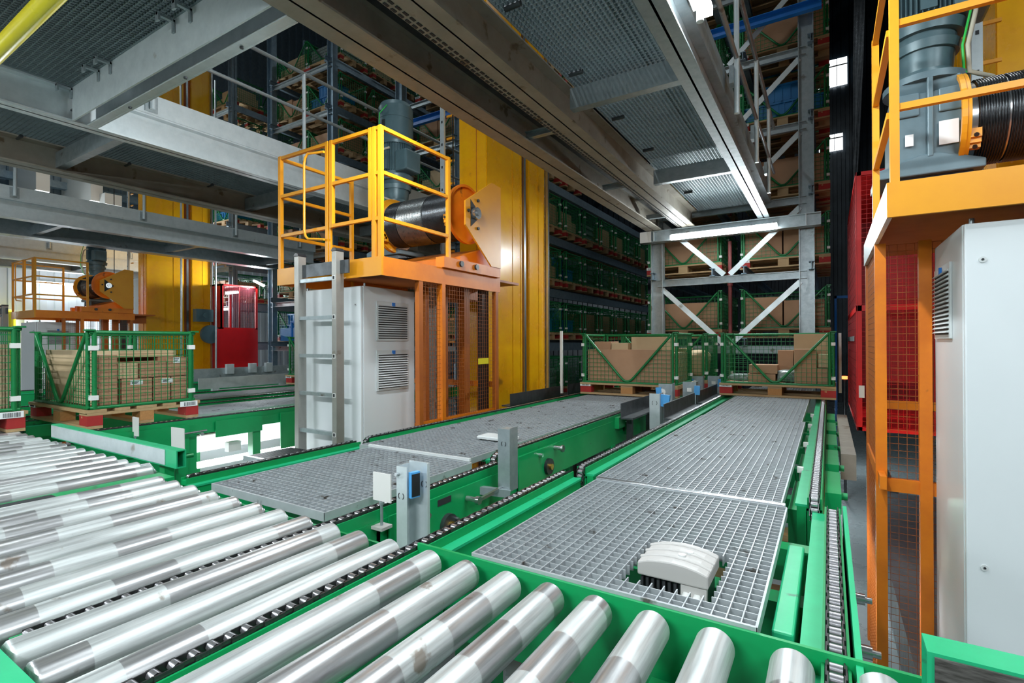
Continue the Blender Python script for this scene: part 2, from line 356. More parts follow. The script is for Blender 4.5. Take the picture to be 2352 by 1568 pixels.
for y in (1.38, 1.52):
    for x in (-.15, -.09): b.cyl((x, y, ZD-.23), (x, y, ZD-.22), .010, 6)
part('gearbox', b, 'dark_steel', t, bevel=.01)
t = lane('chain_conveyor', 'long green chain conveyor of the right lane leading under the far right pallet', -1.13, -.055, 2.51, 8.15, legs=(3.0, 4.4, 5.8, 7.2), cross=(2.9, 3.6, 4.3, 5.0, 5.7, 6.4))
b = MB()
for y in (2.62, 3.4, 4.2, 5.0): b.box(-.16, -.085, y, y+.55, ZD-.30, ZD-.10)
part('motor_cover', b, 'green', t)
b = MB()
for y in (3.2, 4.0, 4.9, 5.6): b.box(-.14, -.13, y, y+.01, ZD-.16, ZD-.04); b.box(-.15, -.12, y-.01, y+.02, ZD-.06, ZD-.03)
part('sensor_bracket', b, 'reflector', t)
b = MB()
for y in (3.0, 3.7, 4.4, 5.1, 5.8): b.box(-.02, .05, y, y+.5, ZD-.20, ZD-.10); b.cyl((.05, y+.2, ZD-.16), (.08, y+.2, ZD-.16), .02, 8)
part('side_bracket', b, ['green'], t)
b = MB(); b.box(.07, .16, 4.3, 6.6, ZD-.32, ZD-.14); part('cable_duct', b, 'galv_dusty', t)
b = MB()
for y in (2.68, 2.86): b.cyl((-1.16, y, ZD-.15), (-1.19, y, ZD-.15), .014, 6)
b.cyl((-1.09, 2.62, ZD-.13), (-1.06, 2.62, ZD-.13), .012, 6); part('bolt', b, 'brushed', t)
# left lane
t = lane('chain_conveyor', 'green chain transfer of the middle lane, its chains running among the rollers beside the ladder', -2.83, -1.62, .38, 2.50, wl=False, dz=.022, yl0=1.33, legs=(1.6, 2.4), cross=(1.6, 2.1))
b = MB(); b.prism([(-1.575, 1.55, ZD-.07), (-1.575, 2.32, ZD-.07), (-1.575, 2.32, ZD-.16), (-1.575, 2.20, ZD-.34), (-1.575, 1.62, ZD-.34), (-1.575, 1.55, ZD-.25)], (.008, 0, 0))
part('side_plate', b, 'green', t)
b = MB(); b.cyl((-1.567, 1.93, ZD-.22), (-1.545, 1.93, ZD-.22), .055, 20); b.m = 1; b.cyl((-1.545, 1.93, ZD-.22), (-1.53, 1.93, ZD-.22), .022, 12)
b.m = 2
for a in (0, 1): b.cyl((-1.545, 1.93+(.045 if a else -.045), ZD-.22+(.02 if a else -.02)), (-1.53, 1.93+(.045 if a else -.045), ZD-.22+(.02 if a else -.02)), .009, 6)
part('flange_bearing', b, ['dark_steel', 'brass', 'brushed'], t)
b = MB(); b.cyl((-1.56, 2.08, ZD-.13), (-1.50, 2.08, ZD-.13), .014, 8); b.cyl((-1.50, 2.08, ZD-.13), (-1.48, 2.08, ZD-.13), .022, 6); b.bar((-1.49, 2.08, ZD-.13), (-1.49, 2.30, ZD-.12), .016, .016)
b.cyl((-1.567, 1.78, ZD-.13), (-1.545, 1.78, ZD-.13), .013, 6); part('tension_bolt', b, 'brushed', t)
b = MB(); b.m = 0; b.box(-1.567, -1.565, 1.86, 1.96, ZD-.115, ZD-.085); part('direction_label', b, 'slot_dark', t, 'small dark label with an arrow')
t = lane('chain_conveyor', 'long green chain conveyor of the middle lane with tread gratings, right of the ladder', -2.77, -1.69, 2.51, 8.15, legs=(3.1, 4.4, 5.8, 7.2), cross=(3.2, 4.0, 4.8, 5.6))
b = MB(); b.box(-1.645, -1.637, 2.72, 3.25, ZD-.36, ZD-.055); part('side_plate', b, 'green', t)
b = MB(); b.cyl((-1.637, 3.1, ZD-.19), (-1.615, 3.1, ZD-.19), .055, 20); b.m = 1; b.cyl((-1.615, 3.1, ZD-.19), (-1.6, 3.1, ZD-.19), .02, 12); part('flange_bearing', b, ['black', 'brass'], t)
b = MB(); b.cyl((-1.637, 2.98, ZD-.09), (-1.61, 2.98, ZD-.09), .013, 6); b.cyl((-1.637, 3.2, ZD-.08), (-1.58, 3.2, ZD-.08), .016, 8); b.cyl((-1.58, 3.2, ZD-.08), (-1.565, 3.2, ZD-.08), .026, 6); part('bolt', b, 'brushed', t)
b = MB(); b.box(-1.66, -1.62, 4.45, 4.62, ZD-.13, ZD-.03); b.box(-1.655, -1.60, 4.7, 4.8, ZD-.22, ZD-.1); part('end_tube', b, 'green', t)
# gratings lying in the lanes
GL = 'grating panels in the conveyor lanes'
HO = (-.505, -.262, 1.395, 1.68)
one('grating_panel', grating_mesh(-.955, -.145, 1.30, 2.30, ZD-.005, hole=HO), 'grate_steel', 'galvanised grating panel nearest the camera in the right lane, with the drive unit poking through', 'grating', (-.55, 1.31, ZD-.005), GL)
one('grating_panel', grating_mesh(-.955, -.165, 2.315, 4.74, ZD+.005), 'grate_steel', 'long worn grating panel in the middle of the right lane, dotted with black debris', 'grating', (-.55, 2.315, ZD), GL)
one('grating_panel', grating_mesh(-.955, -.19, 4.75, 8.2, ZD-.002), 'grate_steel', 'grating panel running under the pallet at the end of the right lane', 'grating', (-.55, 4.75, ZD), GL)
one('grating_panel', grating_mesh(-2.52, -1.70, 1.33, 2.31, ZD-.015, .036, .036), 'grate_steel', 'grating panel of the middle lane between the rollers and the bright edge strip', 'grating', (-2.1, 1.33, ZD), GL)
one('grating_panel', grating_mesh(-2.62, -1.76, 2.33, 5.2, ZD-.01, .036, .036), 'grate_steel', 'long grating panel of the middle lane with a pale plate on it', 'grating', (-2.1, 2.33, ZD), GL)
one('grating_panel', grating_mesh(-2.62, -1.76, 5.22, 8.2, ZD-.012, .036, .036), 'grate_steel', 'grating panel running under the pallet at the end of the middle lane', 'grating', (-2.1, 5.22, ZD), GL)
one('edge_strip', MB().box(-2.53, -1.72, 2.318, 2.332, ZD-.012, ZD+.004), 'vent_grey', 'bright aluminium strip across the joint of the middle lane gratings', 'strip', (-2.1, 2.32, ZD))
one('edge_strip', MB().cyl((-.955, 2.312, ZD), (-.15, 2.312, ZD), .009, 10), 'brushed', 'round bright steel strip across the joint of the right lane gratings', 'strip', (-.55, 2.31, ZD))
one('cover_plate', MB().box(-2.06, -1.80, 2.86, 3.0, ZD-.005, ZD+.018), 'vent_grey', 'pale cover box lying on the middle lane grating behind the steel post', 'cover', (-2, 2.8, ZD), bevel=.006)
# drive unit in the grating hole
t = thing('drive_unit', 'pale grey electric drive unit with ribbed lid sticking up through the near grating', 'motor', (-.385, 1.53, ZD-.2))
b = MB(); xs = [-.485, -.455, -.42, -.385, -.35, -.315, -.285]; zt = [.0, .010, .016, .018, .016, .010, .0]
poly = [(-.485, 1.48, ZD-.03)]+[(x, 1.48, ZD+.008+z) for x, z in zip(xs, zt)]+[(-.285, 1.48, ZD-.03)]
b.prism(poly, (0, .17, 0)); part('lid', b, 'drive_grey', t, bevel=.005)
b = MB()
for y in (1.52, 1.57, 1.62): 
    b.tube([(x, y, ZD+.008+z) for x, z in zip(xs, zt)], .006, 6)
part('lid_rib', b, 'drive_grey', t)
part('body', MB().box(-.475, -.295, 1.50, 1.63, ZD-.2, ZD-.031), 'dark_steel', t)
b = MB()
for i in range(7): b.box(-.475+i*.016, -.468+i*.016, 1.482, 1.50, ZD-.14, ZD-.035)
part('cooling_fin', b, 'slot_dark', t)
b = MB(); b.box(-.36, -.29, 1.482, 1.50, ZD-.14, ZD-.031); part('connection_face', b, 'drive_grey', t)
for x in (-.345, -.315): part('cable_gland', MB().cyl((x, 1.485, ZD-.06), (x, 1.45, ZD-.07), .013, 6), 'plastic_white', t)
b = MB()
for x in (-.37, -.355): b.cyl((x, 1.545+(x+.37)*2, ZD+.02), (x, 1.545+(x+.37)*2, ZD+.03), .011, 12)
part('screw_cap', b, 'vent_grey', t)

# ------------------------------------------------------------------ roller beds
def roller_bed(name, label, xs, y0, y1, xa, xb):
    t = thing(name, label, 'conveyor', ((xa+xb)/2, y0, -CZ))
    r = .043
    proto = None
    for x in xs:
        if proto is None:
            b = MB(); n = 40
            prof = [(y0, .012), (y0, r-.006), (y0+.006, r-.001), (y0+.012, r), (y1-.012, r), (y1-.006, r-.001), (y1, r-.006), (y1, .012)]
            vs = []
            for yy, rr in prof:
                for k in range(n): a = 2*math.pi*k/n; vs.append((rr*math.cos(a), yy-(y0+y1)/2, rr*math.sin(a)))
            m = len(prof)
            b.add(vs, [(i*n+k, i*n+(k+1) % n, (i+1)*n+(k+1) % n, (i+1)*n+k) for i in range(m-1) for k in range(n)], True)
            b.cyl((0, -(y1-y0)/2-.02, 0), (0, (y1-y0)/2+.02, 0), .012, 10)
            me_o = part('roller', b, 'roller_steel'); proto = me_o; o = me_o
        else: o = proto.copy(); link(o)
        o.parent = t; o.location = (x-(xa+xb)/2, (y0+y1)/2-y0, ZD-r+CZ); o.rotation_euler = (0, random.random()*6.28, 0)
    ORG[t.name] = ((xa+xb)/2, y0, -CZ)
    part('end_plate', (MB().box(xa, xb, y1+.035, y1+.045, ZD-.28, ZD-.05) if xb < 0 else MB().box(xa, -1.17, y1+.035, y1+.045, ZD-.28, ZD-.05).box(-1.17, xb, y1+.035, y1+.045, ZD-.28, ZD-.012)), 'green', t)
    part('end_plate', MB().box(xa, xb, y0-.032, y0-.02, ZD-.28, ZD-.045), 'green', t)
    part('end_lip', MB().box(xa, xb, y0-.10, y0-.02, ZD-.03, ZD+.012), 'green_light', t)
    b = MB()
    for x in [xa+.3+i*.75 for i in range(int((xb-xa-.3)/.75)+1)]: b.box(x-.04, x+.04, y0, y1+.02, ZD-.26, ZD-.18)
    b.box(xa, xb, (y0+y1)/2-.05, (y0+y1)/2+.05, ZD-.27, ZD-.19)
    part('under_frame', b, 'green', t)
    for x in (xa+.1, (xa+xb)/2, xb-.1):
        for y in (y0+.03, y1-.03): part('leg', MB().box(x-.04, x+.04, y-.04, y+.04, -CZ, ZD-.28), 'green', t)
    return t
XS = [.085, -.07, -.225, -.37, -.515, -.65, -.785, -.93, -1.075, -1.25, -1.40, -1.545, -1.70, -1.855, -2.01, -2.18, -2.35, -2.52, -2.68, -2.83]
roller_bed('roller_conveyor', 'bed of polished steel rollers filling the foreground, nearest the camera', XS, .37, 1.25, -2.89, .32)
roller_bed('roller_conveyor', 'farther bed of steel rollers at the left edge, carrying the pallet of cardboard', [-3.13-i*.148 for i in range(30)], .37, 1.33, -7.6, -3.05)
b = MB(); b.m = 0; b.box(-3.06, -2.90, .3, 1.34, ZD-.20, ZD-.035); b.m = 1; b.box(-3.03, -2.93, .70, .88, ZD-.034, ZD-.031)
one('divider_rail', b, ['green', 'slot_dark'], 'green rail with a dark slot separating the two roller beds', 'rail', (-2.97, .8, ZD-.2))
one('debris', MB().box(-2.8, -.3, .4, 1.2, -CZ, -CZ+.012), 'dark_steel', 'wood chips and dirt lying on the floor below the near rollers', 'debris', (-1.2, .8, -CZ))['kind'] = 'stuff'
# guide bars at the end of the roller beds
def guide_bar(label, x0, x1, y0, y1, z0, z1, wear):
    t = thing('guide_bar', label, 'guide', ((x0+x1)/2, (y0+y1)/2, z0))
    b = MB(); w = .006
    b.box(x0, x1, y0, y1, z1-w, z1); b.box(x0, x1, y0, y1, z0, z0+w); b.box(x0, x1, y0, y0+w, z0+w, z1-w); b.box(x0, x1, y1-w, y1, z0+w, z1-w)
    part('tube', b, 'green_light', t)
    part('wear_face', MB().box(x0+.01, x1 if wear == 'scraped' else x1-.12, y0-.004, y0-.0005, z0+.008, z1-.006), wear, t)
    b = MB(); b.cyl((x1-.05, y1+.001, (z0+z1)/2), (x1-.05, y1+.06, (z0+z1)/2), .012, 6); b.box(x0+.2, x0+.26, y1, y1+.05, ZD-.2, z0+.03); b.box(x1-.3, x1-.24, y1, y1+.05, ZD-.2, z0+.03)
    part('bracket', b, 'green', t)
guide_bar('green square guide bar with worn silver face slanting past the left roller bed', -4.78, -2.99, 1.39, 1.44, -.672, -.575, 'galv_light')
guide_bar('green guide bar with scraped grey face in the bottom right corner', .15, 1.3, 1.19, 1.26, -.70, -.565, 'scraped')

# ------------------------------------------------------------------ sensor posts and guard plates between the lanes
def arcs(b, cx, cz, y, r=.014, ax='x'):
    for s in (-1, 1):
        pts = []
        for k in range(7):
            a = (-.9+k*.3); pts.append((cx+s*r*math.cos(a), y, cz+r*math.sin(a)) if ax == 'x' else (y, cx+s*r*math.cos(a), cz+r*math.sin(a)))
        b.tube(pts, .0017, 4)
t = thing('sensor_post', 'open galvanised angle post with a blue photo sensor, standing beside the near rollers', 'post', (-1.38, 1.5, -.95))
b = MB(); b.box(-1.455, -1.40, 1.478, 1.482, -1.2, -.485); b.box(-1.455, -1.451, 1.482, 1.55, -CZ, -.485); b.box(-1.451, -1.345, 1.546, 1.55, -.86, -.475); b.box(-1.349, -1.345, 1.535, 1.546, -.86, -.475)
part('angle_profile', b, 'galv_light', t)
b = MB(); arcs(b, -1.43, -.60, 1.477); arcs(b, -1.37, -.56, 1.544); part('slot_arc', b, 'slot_dark', t)
b = MB(); b.prism([(-1.400, 1.488, -.505), (-1.383, 1.484, -.505), (-1.374, 1.525, -.505), (-1.392, 1.53, -.505)], (0, 0, -.10)); s_ = part('photo_sensor', b, 'sensor_blue', t)
part('lens', MB().prism([(-1.3825, 1.487, -.512), (-1.3805, 1.487, -.512), (-1.3725, 1.523, -.512), (-1.3745, 1.523, -.512)], (0, 0, -.088)), 'black', s_)
part('bolt', MB().cyl((-1.445, 1.478, -.515), (-1.445, 1.462, -.515), .008, 6), 'brushed', t)
t = thing('sensor_post', 'boxed galvanised post between the two lanes, on a bracket near the tension bolt', 'post', (-1.45, 2.3, -1.0))
b = MB(); b.box(-1.515, -1.44, 2.298, 2.302, -.79, -.46); b.box(-1.444, -1.44, 2.302, 2.38, -.79, -.455); b.box(-1.515, -1.511, 2.302, 2.38, -.79, -.46); b.box(-1.511, -1.444, 2.302, 2.38, -.47, -.462)
part('box_profile', b, 'galv', t)
b = MB(); arcs(b, -1.478, -.54, 2.296); part('slot_arc', b, 'slot_dark', t)
part('arm', MB().bar((-1.60, 2.20, -.775), (-1.44, 2.30, -.80), .03, .04), 'galv', t)
t = thing('sensor_post', 'tall galvanised post with a blue reflector halfway down the gap between the lanes', 'post', (-1.4, 4.9, -1.1))
b = MB(); b.box(-1.475, -1.375, 4.898, 4.902, -.84, -.495); b.box(-1.379, -1.375, 4.902, 5.02, -.84, -.49); b.box(-1.475, -1.471, 4.902, 4.96, -.84, -.5)
part('angle_profile', b, 'galv_light', t)
b = MB(); arcs(b, -1.425, -.585, 4.896, .024); part('slot_arc', b, 'slot_dark', t)
part('reflector', MB().bar((-1.335, 4.95, -.505), (-1.345, 4.95, -.62), .09, .03, (0, 1, 0)), 'sensor_blue', t)
FAR = 'sensor brackets at the far end between the lanes'
for i, (x, y) in enumerate(((-1.50, 5.55), (-1.34, 5.95), (-1.48, 7.0), (-1.30, 7.15))):
    t = thing('sensor_bracket', ['round-backed sensor bracket just left of the far gap guard', 'square galvanised bracket with blue sensor beside the middle lane pallet', 'rear sensor bracket close to the second basket', 'rearmost blue sensor next to the right lane pallet'][i], 'sensor', (x, y, -.95), FAR)
    b = MB(); b.box(x-.07, x+.07, y, y+.006, -1.6, -.45); b.box(x+.07, x+.076, y, y+.11, -1.6, -.445); part('plate', b, 'galv', t)
    b = MB(); b.cyl((x-.03, y-.012, -.54), (x-.03, y-.002, -.54), .038, 18) if i in (0, 2) else b.box(x-.02, x+.03, y-.012, y-.001, -.56, -.52); part('disc', b, 'plastic_white', t)
    part('photo_sensor', MB().bar((x+(.09 if i % 2 else -.07), y, -.49), (x+(.085 if i % 2 else -.06), y, -.59), .06, .03, (0, 1, 0)), 'sensor_blue', t)
GP = 'dark steel guard plates beside the lanes'
for lb, x, ya, yb in (('dark steel guard plate along the right side of the lane gap, nearer one', -1.255, 4.6, 5.82), ('dark steel guard plate along the right side of the lane gap, farther one', -1.255, 5.97, 7.25), ('guard plate close to the left lane chain just before the tall post', -1.60, 4.45, 5.5),
                      ('guard plate on the far left of the middle lane in front of the yellow mast', -2.93, 4.69, 5.9), ('short guard plate left of the middle lane pallet', -2.93, 6.12, 6.9)):
    b = MB(); b.box(x-.004, x+.004, ya, yb, -.68, -.555); s = 1 if x > -2 else -1; b.box(min(x, x+s*.11), max(x, x+s*.11), ya, yb, -.695, -.68)
    b.box(x-.02, x+.03, ya+.2, ya+.25, -CZ, -.695); b.box(x-.02, x+.03, yb-.25, yb-.2, -CZ, -.695)
    one('guard_plate', b, 'dark_steel', lb, 'guard', (x, ya, -.9), GP)
b = MB()
for y in (5.0, 5.7, 6.3, 6.9): b.box(-1.235, -1.165, y, y+.5, -.76, -.70)
one('gap_cover', b, 'green_light', 'pale green cover strips lying beside the right lane left chain', 'cover', (-1.2, 5, -.76))
# reflectors on thin rods
def rod_reflector(label, x, y, z, w, h, tilt, base):
    t = thing('reflector_stand', label, 'reflector', (x, y, base))
    c, s = math.cos(tilt), math.sin(tilt)
    def P(a, e, d=0): return (x+a*c+e*s*.15, y-a*s*.3+d, z+e)
    b = MB(); b.add([P(-w/2, -h/2), P(w/2, -h/2), P(w/2, h/2), P(-w/2, h/2), P(-w/2, -h/2, .006), P(w/2, -h/2, .006), P(w/2, h/2, .006), P(-w/2, h/2, .006)], [(0,1,2,3),(7,6,5,4),(0,4,5,1),(1,5,6,2),(2,6,7,3),(3,7,4,0)])
    part('plate', b, 'reflector', t)
    b = MB(); b.cyl((x, y, z-h/2), (x, y, base), .006, 8); b.cyl((x, y, z-h/2-.012), (x, y, z-h/2), .011, 6); part('rod', b, 'galv', t)
    part('foot', MB().box(x-.05, x+.03, y-.03, y+.03, base-.012, base), 'drive_grey', t); part('support', MB().box(x-.045, x-.03, y+.0, y+.02, -CZ, base-.012), 'green', t)
rod_reflector('blank white plate on a thin rod beside the near sensor post', -1.56, 1.5, -.59, .10, .115, .0, -.745)
rod_reflector('small white tilted plate on a rod in front of the left conveyor', -4.07, 1.9, -.69, .17, .15, -.15, -.87)
rod_reflector('small square plate on a rod beside the left pallet blocks', -4.74, 1.9, -.66, .10, .15, .0, -.85)

# ------------------------------------------------------------------ pallets, wire baskets and what they carry
def T0(name): 
    o = link(bpy.data.objects.new(name, None)); o.empty_display_size = .1; ORG[o.name] = (0, 0, 0); return o
def pallet_proto(near):
    t = T0('wooden_pallet')
    ys = (-.345, -.17, 0, .17, .345); xs = (-.5275, 0, .5275)
    if near:
        for i, y in enumerate(ys): part('deck_board', MB().box(-.6, .6, y-.05-(.02 if i in (0, 2, 4) else 0), y+.05+(.02 if i in (0, 2, 4) else 0), .122, .144), 'wood', t)
        for x in xs: part('stringer', MB().box(x-.0725, x+.0725, -.4, .4, .1, .121), 'wood', t)
        for x in xs:
            for y in (-.35, 0, .35):
                red = abs(x) > .1 and abs(y) > .1
                part('block', MB().box(x-.0725, x+.0725, y-.05, y+.05, .023, .099), 'block_red' if red else 'chip', t, 'red corner block' if red else None)
        for y in (-.35, 0, .35): part('skid', MB().box(-.6, .6, y-.05, y+.05, 0, .022), 'wood', t)
    else:
        b = MB()
        for y in ys: b.box(-.6, .6, y-.06, y+.06, .122, .144)
        for x in xs: b.box(x-.0725, x+.0725, -.4, .4, .1, .121)
        part('deck', b, 'wood', t)
        c = MB()
        for x in xs:
            for y in (-.35, 0, .35):
                if abs(x) > .1 and abs(y) > .1: part('corner_block', MB().box(x-.0725, x+.0725, y-.05, y+.05, .023, .099), 'block_red', t, 'red corner block')
                else: c.box(x-.0725, x+.0725, y-.05, y+.05, .02, .102)
        b = c
        for y in (-.35, 0, .35): b.box(-.6, .6, y-.05, y+.05, 0, .022)
        part('skids', b, 'wood', t)
    return t
def label_on(t, x, y, z, ax):
    if ax == 'x':
        p = part('barcode_label', MB().box(x, x+.14, y-.004, y, z, z+.045), 'paper', t, 'white barcode label')
        b = MB(); xx = x+.03
        while xx < x+.12: w = random.choice((.002, .003, .005)); b.box(xx, xx+w, y-.0055, y-.0042, z+.006, z+.038); xx += w+random.choice((.003, .005))
    else:
        p = part('barcode_label', MB().box(x, x+.004, y, y+.14, z, z+.045), 'paper', t, 'white barcode label')
        b = MB(); yy = y+.03
        while yy < y+.12: w = random.choice((.002, .003, .005)); b.box(x+.0042, x+.0055, yy, yy+w, z+.006, z+.038); yy += w+random.choice((.003, .005))
    part('bars', b, 'ink', p)
HB = .60
def basket_proto(wt=.0022, step=.05, n=8, wires=True):
    t = T0('wire_basket'); X, Y = .575, .375
    b = MB()
    for sx in (-1, 1):
        for sy in (-1, 1):
            b.tube([(sx*X, sy*(Y-.03), 0), (sx*X, sy*(Y-.03), HB)], .017, n); b.tube([(sx*(X-.035), sy*Y, 0), (sx*(X-.035), sy*Y, HB)], .015, n)
            b.box(sx*X-.03, sx*X+.03, sy*Y-.03, sy*Y+.03, HB, HB+.012)
        b.tube([(sx*X, -Y, .012), (sx*X, Y, .012)], .012, n); b.tube([(sx*X, -Y, HB-.01), (sx*X, Y, HB-.01)], .016, n)
    b.tube([(-X, Y, HB-.01), (X, Y, HB-.01)], .016, n); b.tube([(-X, Y, .012), (X, Y, .012)], .012, n); b.tube([(-X, -Y, .012), (X, -Y, .012)], .012, n)
    b.bar((-X, -Y, .006), (X, -Y, .006), .03, .006); b.bar((X, -Y, .006), (X, Y, .006), .03, .006)
    b.m = 1
    for sx in (-1, 1):
        for z in (.09, .47): b.box(sx*X-.02, sx*X+.02, -Y-.002, -Y+.05, z-.018, z+.018); b.box(sx*X-.02, sx*X+.02, Y-.05, Y+.002, z-.018, z+.018)
    part('frame', b, ['wire_green', 'plastic_white'], t)
    def H(x): return max(.02, (abs(x)-.04)*(HB-.04)/(X-.09))
    b = MB(); P = [(-X+.05, -Y-.004, HB-.02)]+[(-.09, -Y-.004, .085), (-.05, -Y-.004, .045), (-.02, -Y-.004, .03), (.02, -Y-.004, .03), (.05, -Y-.004, .045), (.09, -Y-.004, .085)]+[(X-.05, -Y-.004, HB-.02)]
    b.tube(P, .015, n); part('v_brace', b, 'wire_green', t)
    def wire(b, p, q): b.bar(p, q, wt*2, wt*2)
    b = MB(); k = -X+.04
    while k < X-.03: wire(b, (k, -Y, .012), (k, -Y, min(HB, H(k)))); k += step
    z = step
    while z < HB-.02:
        xi = z*(X-.09)/(HB-.04)+.04
        wire(b, (-X, -Y, z), (-xi, -Y, z)); wire(b, (xi, -Y, z), (X, -Y, z)); z += step
    part('wire_panel', b, 'wire_green', t)
    b = MB(); k = -X+.04
    while k < X: wire(b, (k, Y, .012), (k, Y, HB)); k += step
    z = step
    while z < HB: wire(b, (-X, Y, z), (X, Y, z)); z += step
    part('wire_panel', b, 'wire_green', t)
    for sx in (-1, 1):
        b = MB(); k = -Y+.04
        while k < Y: wire(b, (sx*X, k, .012), (sx*X, k, HB)); k += step
        z = step
        while z < HB: wire(b, (sx*X, -Y, z), (sx*X, Y, z)); z += step
        part('wire_panel', b, 'wire_green', t)
    return t
P_near = pallet_proto(True); P_far = pallet_proto(False); B_near = basket_proto(); B_far = basket_proto(.0026, .06, 6)
label_on(P_far, -.6, -.405, .1, 'x'); label_on(P_near, -.6, -.405, .1, 'x')
used = set()
def place(proto, x, y, z, label, cat, group=None, scale=None):
    if proto.name not in used: used.add(proto.name); o = proto; o.location = (x, y, z+CZ)
    else: o = dup(proto, (x, y, z))
    o['label'] = label; o['category'] = cat
    if group: o['group'] = group
    elif 'group' in o: del o['group']
    if scale: o.scale = (scale,)*3
    return o
def box_thing(name, x0, x1, y0, y1, z0, z1, m, label, group=None, cat='box', tape=False, sticker=None, bars=None):
    t = thing(name, label, cat, ((x0+x1)/2, (y0+y1)/2, z0), group)
    part('body', MB().box(x0, x1, y0, y1, z0, z1), m, t, bevel=.002)
    if tape: part('tape', MB().box((x0+x1)/2-.025, (x0+x1)/2+.025, y0-.001, y1+.001, z1-.05, z1+.001), 'card_light', t)
    if sticker:
        a = sticker
        s = part('sticker', MB().box(*a), 'paper', t, 'white printed label')
        q = MB()
        for i in range(4):
            zz = a[4]+(a[5]-a[4])*(.2+.18*i)
            if a[1]-a[0] < .01: q.box(a[1], a[1]+.001, a[2]+(a[3]-a[2])*.12, a[2]+(a[3]-a[2])*(.5+.09*i), zz, zz+.004)
            else: q.box(a[0]+(a[1]-a[0])*.12, a[0]+(a[1]-a[0])*(.5+.09*i), a[2]-.001, a[2], zz, zz+.004)
        part('print', q, 'ink', s)
    return t
# left pallet with cartons (pallet A)
AX, AY, AZ = -5.46, 2.03, ZD
place(P_near, AX, AY, AZ, 'wooden pallet with red corner blocks under the carton basket at the left', 'pallet', scale=1.02)
label_on(P_near, .602, .25, .1, 'y')
place(B_near, AX, AY, AZ+.148, 'green wire basket full of brown cartons, left of the grey rail bar', 'basket', scale=1.02)
bz = AZ+.17; CT = 'cartons in the left basket'
cx0 = AX
for k, (x0, x1, y0, y1, z0, z1, m, st) in enumerate((
    (-.30, .56, -.16, .06, 0, .20, 'card', 1), (-.28, .56, .07, .20, 0, .20, 'card', 1), (-.30, .56, .21, .36, 0, .20, 'card', 0),
    (-.20, .55, -.18, -.04, .205, .33, 'card_light', 0), (-.25, .56, -.03, .17, .205, .34, 'card', 0), (-.2, .56, .175, .36, .205, .37, 'card', 2),
    (-.30, .40, -.12, .32, .375, .43, 'card_light', 0), (-.56, -.32, -.2, .36, 0, .42, 'card_light', 0))):
    lb = ['lower brown carton with a white label, front one of the bottom row', 'lower brown carton with a white label, middle of the bottom row', 'lower brown carton at the back right of the bottom row',
          'open-flap carton on the second row, nearest the front post', 'carton with folded flap in the middle of the second row', 'wide carton with a loose white slip on the second row', 'flat carton lying on top of the left basket load', 'pale upright carton at the left end of the left basket'][k]
    X0, X1, Y0, Y1, Z0, Z1 = AX+x0, AX+x1, AY+y0, AY+y1, bz+z0, bz+z1
    s = (X1, X1+.0015, Y0+.06, Y0+.15, Z1-.05, Z1-.012) if st == 1 else ((X1, X1+.0015, Y0+.05, Y0+.11, Z1-.05, Z1+.0) if st == 2 else None)
    box_thing('carton', X0, X1, Y0, Y1, Z0, Z1, m, lb, CT, sticker=s)
box_thing('carton', AX-.50, AX+.50, AY-.335, AY-.325, bz, bz+.44, 'card_light', 'large pale cardboard sheet standing behind the V brace of the left basket', cat='cardboard')
box_thing('carton', AX+.20, AX+.56, AY-.31, AY-.19, bz, bz+.40, 'card', 'narrow brown cartons stacked beside the front post of the left basket', CT)
# pallet B at the image edge
BX, BY = -5.83, .94
o = place(P_near, BX, BY, ZD+.002, 'wooden pallet with barcode at the left picture edge, on the far rollers', 'pallet', scale=1.05)
o.rotation_euler = (0, 0, 0)
place(B_near, BX, BY, ZD+.155, 'green wire basket cut off by the left picture edge', 'basket', scale=1.05)
b = MB(); n = 40
for i in range(n): b.cyl((BX+.53, BY-.36+i*.018, ZD+.17), (BX+.53, BY-.36+i*.018, ZD+.66), .0085, 6, caps=False)
b.box(BX-.5, BX+.525, BY-.36, BY+.36, ZD+.17, ZD+.655)
one('corrugated_roll', b, 'card_edge', 'ribbed corrugated cardboard filling the basket at the left edge', 'cardboard', (BX, BY, ZD+.17))
# right lane pallet
RX, RY = -.543, 7.15
place(P_near, RX, RY, ZD, 'wooden pallet with dark red corner blocks at the end of the right lane', 'pallet')
place(B_near, RX, RY, ZD+.146, 'green wire basket with few cartons and wrapped bundles ending the right lane', 'basket')
bz = ZD+.165
for x0, x1, y0, y1, z0, z1, m, lb in ((-.30, .0, -.30, -.05, 0, .10, 'card', 'lower of two flat cartons inside the right lane basket'), (-.29, .02, -.29, -.05, .105, .21, 'card', 'upper flat carton with printed side inside the right lane basket'),
     (.0, .17, .05, .35, 0, .38, 'card', 'mid brown carton behind the wrapped bundle'), (.20, .42, -.33, -.1, 0, .40, 'card', 'front tall carton behind the wire on the right'), (.18, .54, .0, .3, 0, .58, 'card_light', 'tallest pale carton with torn top edge'),
     (.43, .55, -.34, -.1, 0, .18, 'card', 'small carton in the front right corner of the right lane basket'), (.44, .55, -.3, 0, .19, .34, 'card_light', 'small pale carton above the corner one')):
    box_thing('carton', RX+x0, RX+x1, RY+y0, RY+y1, bz+z0, bz+z1, m, lb, 'cartons in the right lane basket')
